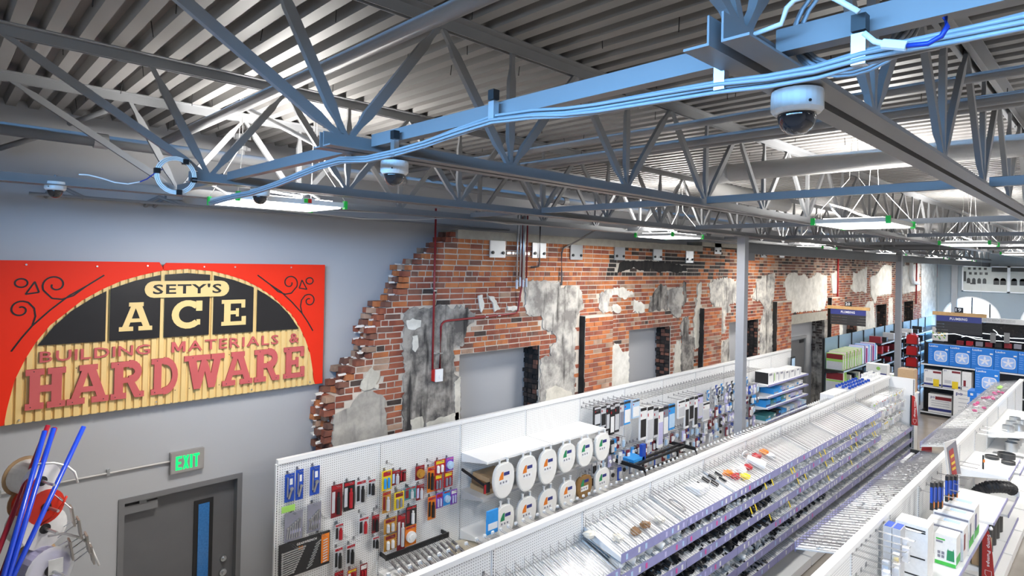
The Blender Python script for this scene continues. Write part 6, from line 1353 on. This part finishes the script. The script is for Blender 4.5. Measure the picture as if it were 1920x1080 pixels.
def fan_box(x, y1, z, w, h, label, d=.12):
    r = thing('box_fan_carton', label, 'box', (x+d/2, y1-w/2, z), 'boxed fans'); MB().box(x, x+d, y1-w, y1, z, z+h).build('body', fanblue, r)
    f = x-.002; wt = pm('white'); gl = mat('print_paleblue', (.30, .48, .85), .5)
    cy_, cz_ = y1-w*.60, z+h*.42; R_ = w*.31
    MB().prism([(cy_+R_*math.copysign(abs(math.cos(t))**.5, math.cos(t)), cz_+R_*math.copysign(abs(math.sin(t))**.5, math.sin(t))) for t in [i*math.pi/12 for i in range(24)]], 'x', f, x).build('printed_grille', wt, r)
    MB().prism([(cy_+R_*.9*math.copysign(abs(math.cos(t))**.5, math.cos(t)), cz_+R_*.9*math.copysign(abs(math.sin(t))**.5, math.sin(t))) for t in [i*math.pi/12 for i in range(24)]], 'x', f-.001, f).build('printed_screen', gl, r)
    mb = MB()
    for i in range(5):
        a = math.radians(90+72*i); mb.prism([(cy_+R_*.12*math.cos(a+1.2), cz_+R_*.12*math.sin(a+1.2)), (cy_+R_*.55*math.cos(a+.3), cz_+R_*.55*math.sin(a+.3)), (cy_+R_*.86*math.cos(a), cz_+R_*.86*math.sin(a)), (cy_+R_*.55*math.cos(a-.3), cz_+R_*.55*math.sin(a-.3)), (cy_+R_*.12*math.cos(a-1.2), cz_+R_*.12*math.sin(a-1.2))], 'x', f-.002, f-.001)
    mb.prism([(cy_+R_*.2*math.cos(i*.6283), cz_+R_*.2*math.sin(i*.6283)) for i in range(10)], 'x', f-.0025, f-.0015).build('printed_blades', mat('print_paleblade', (.72, .74, .85), .5), r)
    MB().text('Lasko', (f, y1-w*.05, z+h*.86), (0, -1, 0), (0, 0, 1), w*.42, h*.085, .02).build('lettering', wt, r)
    mb = MB()
    for i in range(6): mb.box(f, x, y1-w*(.18+.03*(i % 2)), y1-w*.04, z+h*(.72-.10*i), z+h*(.735-.10*i))
    mb.build('printed_lines', gl, r); MB().box(f, x, y1-w*.95, y1-w*.82, z+h*.74, z+h*.80).build('printed_lines', wt, r)
yl = .1951*XF; wbox = .0241*XF
for i in range(5): fan_box(XF+.05, yl-i*wbox, zsh[0], wbox-.008, aX(1760, 646, XF).z-zsh[0], 'blue boxed fan on the top shelf of the black rack, %s from the left' % ORD[i])
for i, (u0, u1) in enumerate(((1732, 1765), (1767, 1801))):
    ya, yb = aX(u0, 705, XF).y, aX(u1, 705, XF).y; zt = aX((u0+u1)/2, 694, XF).z
    r = carton('heater_box', 'white and red appliance box with yellow tag on the middle shelf, %s one' % ['left', 'right'][i], XF+.03, XF+.3, yb, ya, zsh[1], zt, 'white', group='white appliance boxes'); h = zt-zsh[1]
    MB().box(XF+.028, XF+.03, yb+.005, ya-.005, zsh[1]+.03, zsh[1]+.09).build('navy_band', pm('navy'), r); MB().box(XF+.028, XF+.03, yb+.01, yb+.22, zt-.09, zt-.03).build('red_band', pm('darkred'), r); MB().box(XF+.02, XF+.024, yb+.06, yb+.21, zsh[1]+.01, zsh[1]+.23).build('yellow_tag', pm('yellow'), r); MB().box(XF+.028, XF+.03, ya-.22, ya-.05, zsh[1]+.15, zsh[1]+.25).build('grey_print', pm('silver'), r)
    MB().text('po', (XF+.027, ya-.03, zt-.07), (0, -1, 0), (0, 0, 1), .07, .05, .02).build('lettering', pm('navy'), r)
ya, yb = aX(1803, 700, XF).y, aX(1821, 705, XF).y; r = carton('narrow_appliance_box', 'narrow white box with red spine at the end of the middle shelf', XF+.05, XF+.4, yb, ya, zsh[1], aX(1812, 698, XF).z, 'white'); MB().box(XF+.048, XF+.05, ya-.1, ya-.04, zsh[1]+.1, zsh[1]+.3).build('red_band', pm('darkred'), r)
ya, yb = aX(1740, 760, XF).y, aX(1784, 768, XF).y; zt = zsh[2]+.56; r = carton('floor_appliance_box', 'white appliance box with maroon band alone on the bottom shelf of the black rack', XF+.03, XF+.42, yb, ya, zsh[2], zt, 'white')
MB().box(XF+.028, XF+.03, yb+.005, ya-.005, zsh[2]+.06, zsh[2]+.14).build('navy_band', pm('navy'), r); MB().box(XF+.028, XF+.03, yb+.01, yb+.42, zt-.16, zt-.06).build('maroon_band', pm('darkred'), r)
for j in range(3): MB().box(XF+.028, XF+.03, yb+.06, ya-.08, zsh[2]+.2+.07*j, zsh[2]+.235+.07*j).build('grey_print', pm('silver'), r)
MB().text('po', (XF+.027, ya-.06, zt-.15), (0, -1, 0), (0, 0, 1), .1, .08, .02).build('lettering', pm('navy'), r)
ya, yb = aX(1791, 740, XF-.1).y, aX(1822, 745, XF-.1).y; r = carton('standing_panel_box', 'tall white box standing on the floor beside the stacked blue boxes', XF-.35, XF-.05, yb, ya, 0, aX(1800, 732, XF-.2).z, 'white'); zt = aX(1800, 732, XF-.2).z
for j in range(7): MB().box(XF-.352, XF-.35, yb+.05, ya-.12, .35+.12*j, .38+.12*j).build('grey_print', pm('silver'), r)
MB().text('po', (XF-.353, ya-.06, zt-.15), (0, -1, 0), (0, 0, 1), .16, .1, .02).build('lettering', pm('navy'), r)
# stacked blue boxes in the cross aisle with one upright on top
xs_ = 20.0; ya, yb = 2.95, 2.40
stk = thing('box_stand', 'low white platform under the stacked blue fan boxes', 'stand', (xs_+.3, 2.7, 0)); MB().box(xs_-.05, xs_+.6, yb-.05, ya+.1, 0, .3).build('platform', white, stk)
z = .3
for i in range(6):
    r = thing('flat_fan_carton', 'blue fan box lying flat in the stack, %s from the bottom' % ORD[i], 'box', (xs_+.28, 2.7, z), 'flat stacked fan boxes'); j = .06*(i % 2)
    MB().box(xs_+j, xs_+.55+j, yb+j, ya+j, z, z+.165).build('body', fanblue, r); MB().box(xs_-.002+j, xs_+j, yb+.04+j, ya-.2+j, z+.03, z+.13).build('printed_screen', mat('print_paleblue', (.30, .48, .85), .5), r); MB().box(xs_-.003+j, xs_+j, ya-.12+j, ya-.06+j, z+.05, z+.11).build('printed_code', pm('white'), r); z += .168
fan_box(xs_+.1, 2.86, z, .50, 1.90-z+.02, 'blue boxed fan standing upright on top of the flat stacked fan boxes', .13)
# ================================================================== DISPLAY WALL BEHIND THE FANS
dp = thing('power_tool_display', 'black display stand with white glowing lines behind the boxed fans', 'display', (24.7, 2.6, 0))
MB().box(24.6, 25.2, 1.0, 4.35, 0, 2.85).build('cabinet', mat('glossy_black', (.012, .013, .016), .15, var=.2), dp)
bn = MB().box(24.5, 24.6, 1.0, 3.36, 2.86, 3.02).build('banner', mat('pale_grey_banner', (.48, .49, .50), .4), dp)
MB().text('EXCEEDS THE POWER OF GAS', (24.498, 3.30, 2.90), (0, -1, 0), (0, 0, 1), .80, .09, .02, mirror=True).build('lettering', mat('banner_letter_grey', (.30, .31, .32), .5), bn)
led = mat('white_led_line', (.9, .97, 1), .4, emit=1.3, var=0)
for pts in ([(1750, 627), (1790, 626), (1808, 630), (1842, 634)], [(1803, 632), (1812, 630), (1830, 636), (1860, 639), (1890, 640), (1920, 643)], [(1842, 625), (1870, 628), (1884, 630), (1895, 634), (1920, 635)], [(1862, 618), (1868, 622), (1871, 627), (1878, 632)]):
    MB().tube([aX(u, v, 24.57) for u, v in pts], .011, 6).build('led_line', led, dp)
for i in range(7):
    p = aX(1800+18*i, 640+1.2*i, 24.52); MB().box(24.5, 24.6, p.y-.09, p.y+.09, p.z-.12, p.z+.02).build('shelf_tool', pm(['darkred', 'red', 'grey', 'darkred', 'black', 'darkred', 'grey'][i]), dp)
for u in (1862, 1888): p = aX(u, 630, 24.5); MB().box(24.47, 24.5, p.y-.07, p.y+.07, p.z-.22, p.z+.1).build('post', steel, dp)
gp = thing('seed_poster', 'white panel with dark green printed leaf pattern left of the display stand', 'poster', (24.6, 4.75, 2)); p, q = aX(1748, 618, 24.6), aX(1777, 640, 24.6)
MB().box(24.58, 24.6, q.y, p.y, q.z, p.z+.1).build('panel', pm('white'), gp)
for i in range(26): a = rnd.uniform(q.y+.03, p.y-.05); b2 = rnd.uniform(q.z+.02, p.z+.05); MB().prism([(a, b2), (a+.04, b2+.03), (a+.05, b2+.08), (a-.01, b2+.05)], 'x', 24.576, 24.58).build('printed_leaf', pm(rnd.choice(['teal', 'dgreen', 'black', 'lime', 'yellow'])), gp)
MB().box(24.62, 25.1, q.y, p.y, 0, q.z-.02).build('base', blackm, gp)
# ================================================================== FRAMED STREET PHOTOGRAPH
fp = thing('framed_photograph', 'wide black and white framed photograph of an arcaded building on the far wall', 'picture', (XE, 4, 3.6))
ya, yb, z0, z1 = 5.30, 1.5, 3.60, 4.75; ym = 3.66; xp = XE-.05
for a, b in ((ya, ym), (ym, yb)):
    MB().box(xp, xp+.02, b, a, z0, z1).build('print', mat('photo_pale', (.50, .53, .50), .5), fp)
    MB().box(xp-.002, xp, b, a, z0, z0+.36).build('street', mat('photo_street', (.60, .62, .58), .5), fp)
    for u, v, w_, h_ in ((a, b, 0, 0),): pass
    fm_ = mat('photo_frame_white', (.85, .88, .9), .4)
    MB().box(xp-.02, xp+.02, b, a, z1-.05, z1).box(xp-.02, xp+.02, b, a, z0, z0+.05).box(xp-.02, xp+.02, a-.05, a, z0, z1).box(xp-.02, xp+.02, b, b+.05, z0, z1).build('frame', fm_, fp)
ink = mat('photo_ink', (.05, .055, .055), .5); mid = mat('photo_mid', (.33, .35, .34), .5)
MB().box(xp-.003, xp, 3.71, 4.25, z1-.25, z1-.05).build('dark_sky', ink, fp); MB().box(xp-.003, xp, 1.6, 3.61, z1-.22, z1-.05).build('dark_sky', ink, fp)
def archp(y, z, w, h, m_): MB().prism([(y-w/2, z), (y-w/2, z+h*.6)]+[(y-w/2*math.cos(t*math.pi/8), z+h*.6+h*.4*math.sin(t*math.pi/8)) for t in range(1, 8)]+[(y+w/2, z+h*.6), (y+w/2, z)], 'x', xp-.004, xp-.001).build('arch_print', m_, fp)
for i in range(4): archp(5.06-.19*i, 3.97, .13, .24, ink); MB().box(xp-.004, xp-.001, 5.0-.19*i-.05, 5.0-.19*i+.05, 4.36, 4.47).build('window_print', ink, fp); MB().box(xp-.004, xp-.001, 5.04-.19*i-.05, 5.04-.19*i+.05, 4.58, 4.68).build('window_print', ink, fp)
for y in (4.08, 3.85, 3.48, 3.2, 2.9, 2.6): archp(y, 3.94, .2, .30, ink); archp(y, 4.12, .17, .11, mid)
MB().box(xp-.004, xp-.001, 5.15, 5.24, 4.05, 4.5).box(xp-.004, xp-.001, 4.8, 5.0, 3.93, 3.99).build('dark_print', ink, fp)
# ================================================================== PIPE RODS AND SPOOL RACK AT THE LEFT EDGE
sr = thing('spool_rack', 'grey upright rack panel with wire arms at the left edge', 'rack', (.3, 5.3, 0))
pe = [aX(0, 872, .30), aX(33, 1085, .42)]
MB().box(.26, .30, 3.4, 6.3, 0, 2.55).build('panel', mat('green_grey_panel', (.26, .30, .29), .4), sr)
for y in (3.5, 5.0): MB().box(.22, .33, y-.02, y+.02, 0, 2.6).build('upright', steel, sr)
rods = [((90, 798), (10, 1000), 'red', 'red'), ((103, 802), (28, 1010), 'red', 'red'), ((84, 808), (15, 1050), 'blue', 'blue'), ((101, 803), (22, 1062), 'blue', 'blue'), ((157, 800), (25, 1080), 'blue', 'blue')]
lbr = ['leftmost red plastic pipe rod leaning by the spools', 'red plastic pipe rod half hidden by a blue rod', 'leftmost blue plastic pipe rod leaning by the spools', 'middle blue plastic pipe rod beside the red rod', 'separate blue plastic pipe rod leaning right over the spools']
for (a, b, c_, m_), lb in zip(rods, lbr):
    k_ = .12 if c_ == 'red' else 0; p, q = aY(*a, 5.2+k_), aY(*b, 4.85+k_); d = (q-p).normalized(); e = q+d*.9
    pipe('pipe_rod', lb, [p, e], .0155, mat('pex_'+c_, (.01, .055, .55) if c_ == 'blue' else (.30, .012, .03), .3), 'pipe rod')
mat('red_tubing', (.60, .03, .012), .35)
spools = [((62, 897), 'white', .135, 'top spool of white braided tubing'), ((70, 945), 'orange', .13, 'spool of red tubing below the top spool'), ((68, 985), 'white', .14, 'spool of white tubing below the red spool'), ((78, 1062), 'lav', .15, 'large spool of clear tubing with cardboard flange at the bottom left')]
for i, ((u, v), c_, r_, lb) in enumerate(spools):
    p = aY(u, v, 5.25-.12*(i == 3)); t = thing('tubing_spool', lb, 'spool', tuple(p), 'tubing spools'); w = .10
    d = Vector((.35, -.94, 0)).normalized()
    MB().cyl(p-d*(w+.008), p-d*w, r_, 24).build('flange', pm('kraft') if i in (0, 1, 3) else pm('white'), t); MB().cyl(p+d*w, p+d*(w+.004), r_*(.9 if i in (0, 1) else 1), 24).build('flange', [pm('white'), MT['red_tubing'], pm('white'), clearp][i], t)
    MB().cyl(p-d*w, p+d*w, r_*.84, 24).build('tubing', pm(c_) if c_ != 'orange' else mat('red_tubing', (.60, .03, .012), .35), t); MB().cyl(p+d*(w+.005), p+d*(w+.012), r_*.24, 14).build('hub', blackp, t)
    if i == 3: MB().box(p.x+.02, p.x+.10, p.y-w*1.15-.02, p.y-w*1.12-.02, p.z-.02, p.z+.08).build('label_card', pm('white'), t)
    MB().tube([p-d*.2, p+d*.25], .01, 6).build('axle', zinc, t)
arms = [((85, 905), (130, 951-.0), (138, 972)), ((95, 1003), (143, 973), (152, 998)), ((105, 1035), (158, 1002), (167, 1030)), ((112, 1058), (166, 1022), (176, 1055)), ((102, 1028), (127, 1014), (133, 1040))]
for i, (a, b, c_) in enumerate(arms):
    p, q = aY(*a, 5.3), aY(*b, 5.1); r_ = aY(*c_, 5.1)
    t = thing('wire_guide_arm', 'thin wire arm with metal guide plate beside the spools, %s from the top' % ORD[i], 'guide arm', tuple(p), 'tubing guide arms')
    MB().tube([p, q, q+Vector((.01, -.06, 0)), p+Vector((0, -.08, -.02))], .004, 5).build('wire', zinc, t)
    MB().hexa([q+Vector((0, .03, .01)), q+Vector((0, -.07, .01)), q+Vector((.012, -.07, .01)), q+Vector((.012, .03, .01)), q+Vector((.02, .03, -.12)), q+Vector((.02, -.07, -.12)), q+Vector((.032, -.07, -.12)), q+Vector((.032, .03, -.12))]).build('guide_plate', mat('brushed_plate', (.40, .38, .36), .35, .8), t)
for pts, m_, lb in (([(75, 985), (100, 968), (118, 945), (125, 930)], MT['red_tubing'], 'thin red tube curling up to the guide plates'), ([(70, 870), (100, 868), (125, 873), (140, 885), (146, 905)], whitepl, 'white tube arching from the top spool to a guide plate'), ([(90, 1005), (120, 1000), (150, 1008), (168, 1020), (186, 1060)], whitepl, 'clear thin tube hanging from the lowest guide plate')):
    pipe('loose_tube', lb, [aY(u, v, 5.1) for u, v in pts], .008, m_, 'tube', 6)
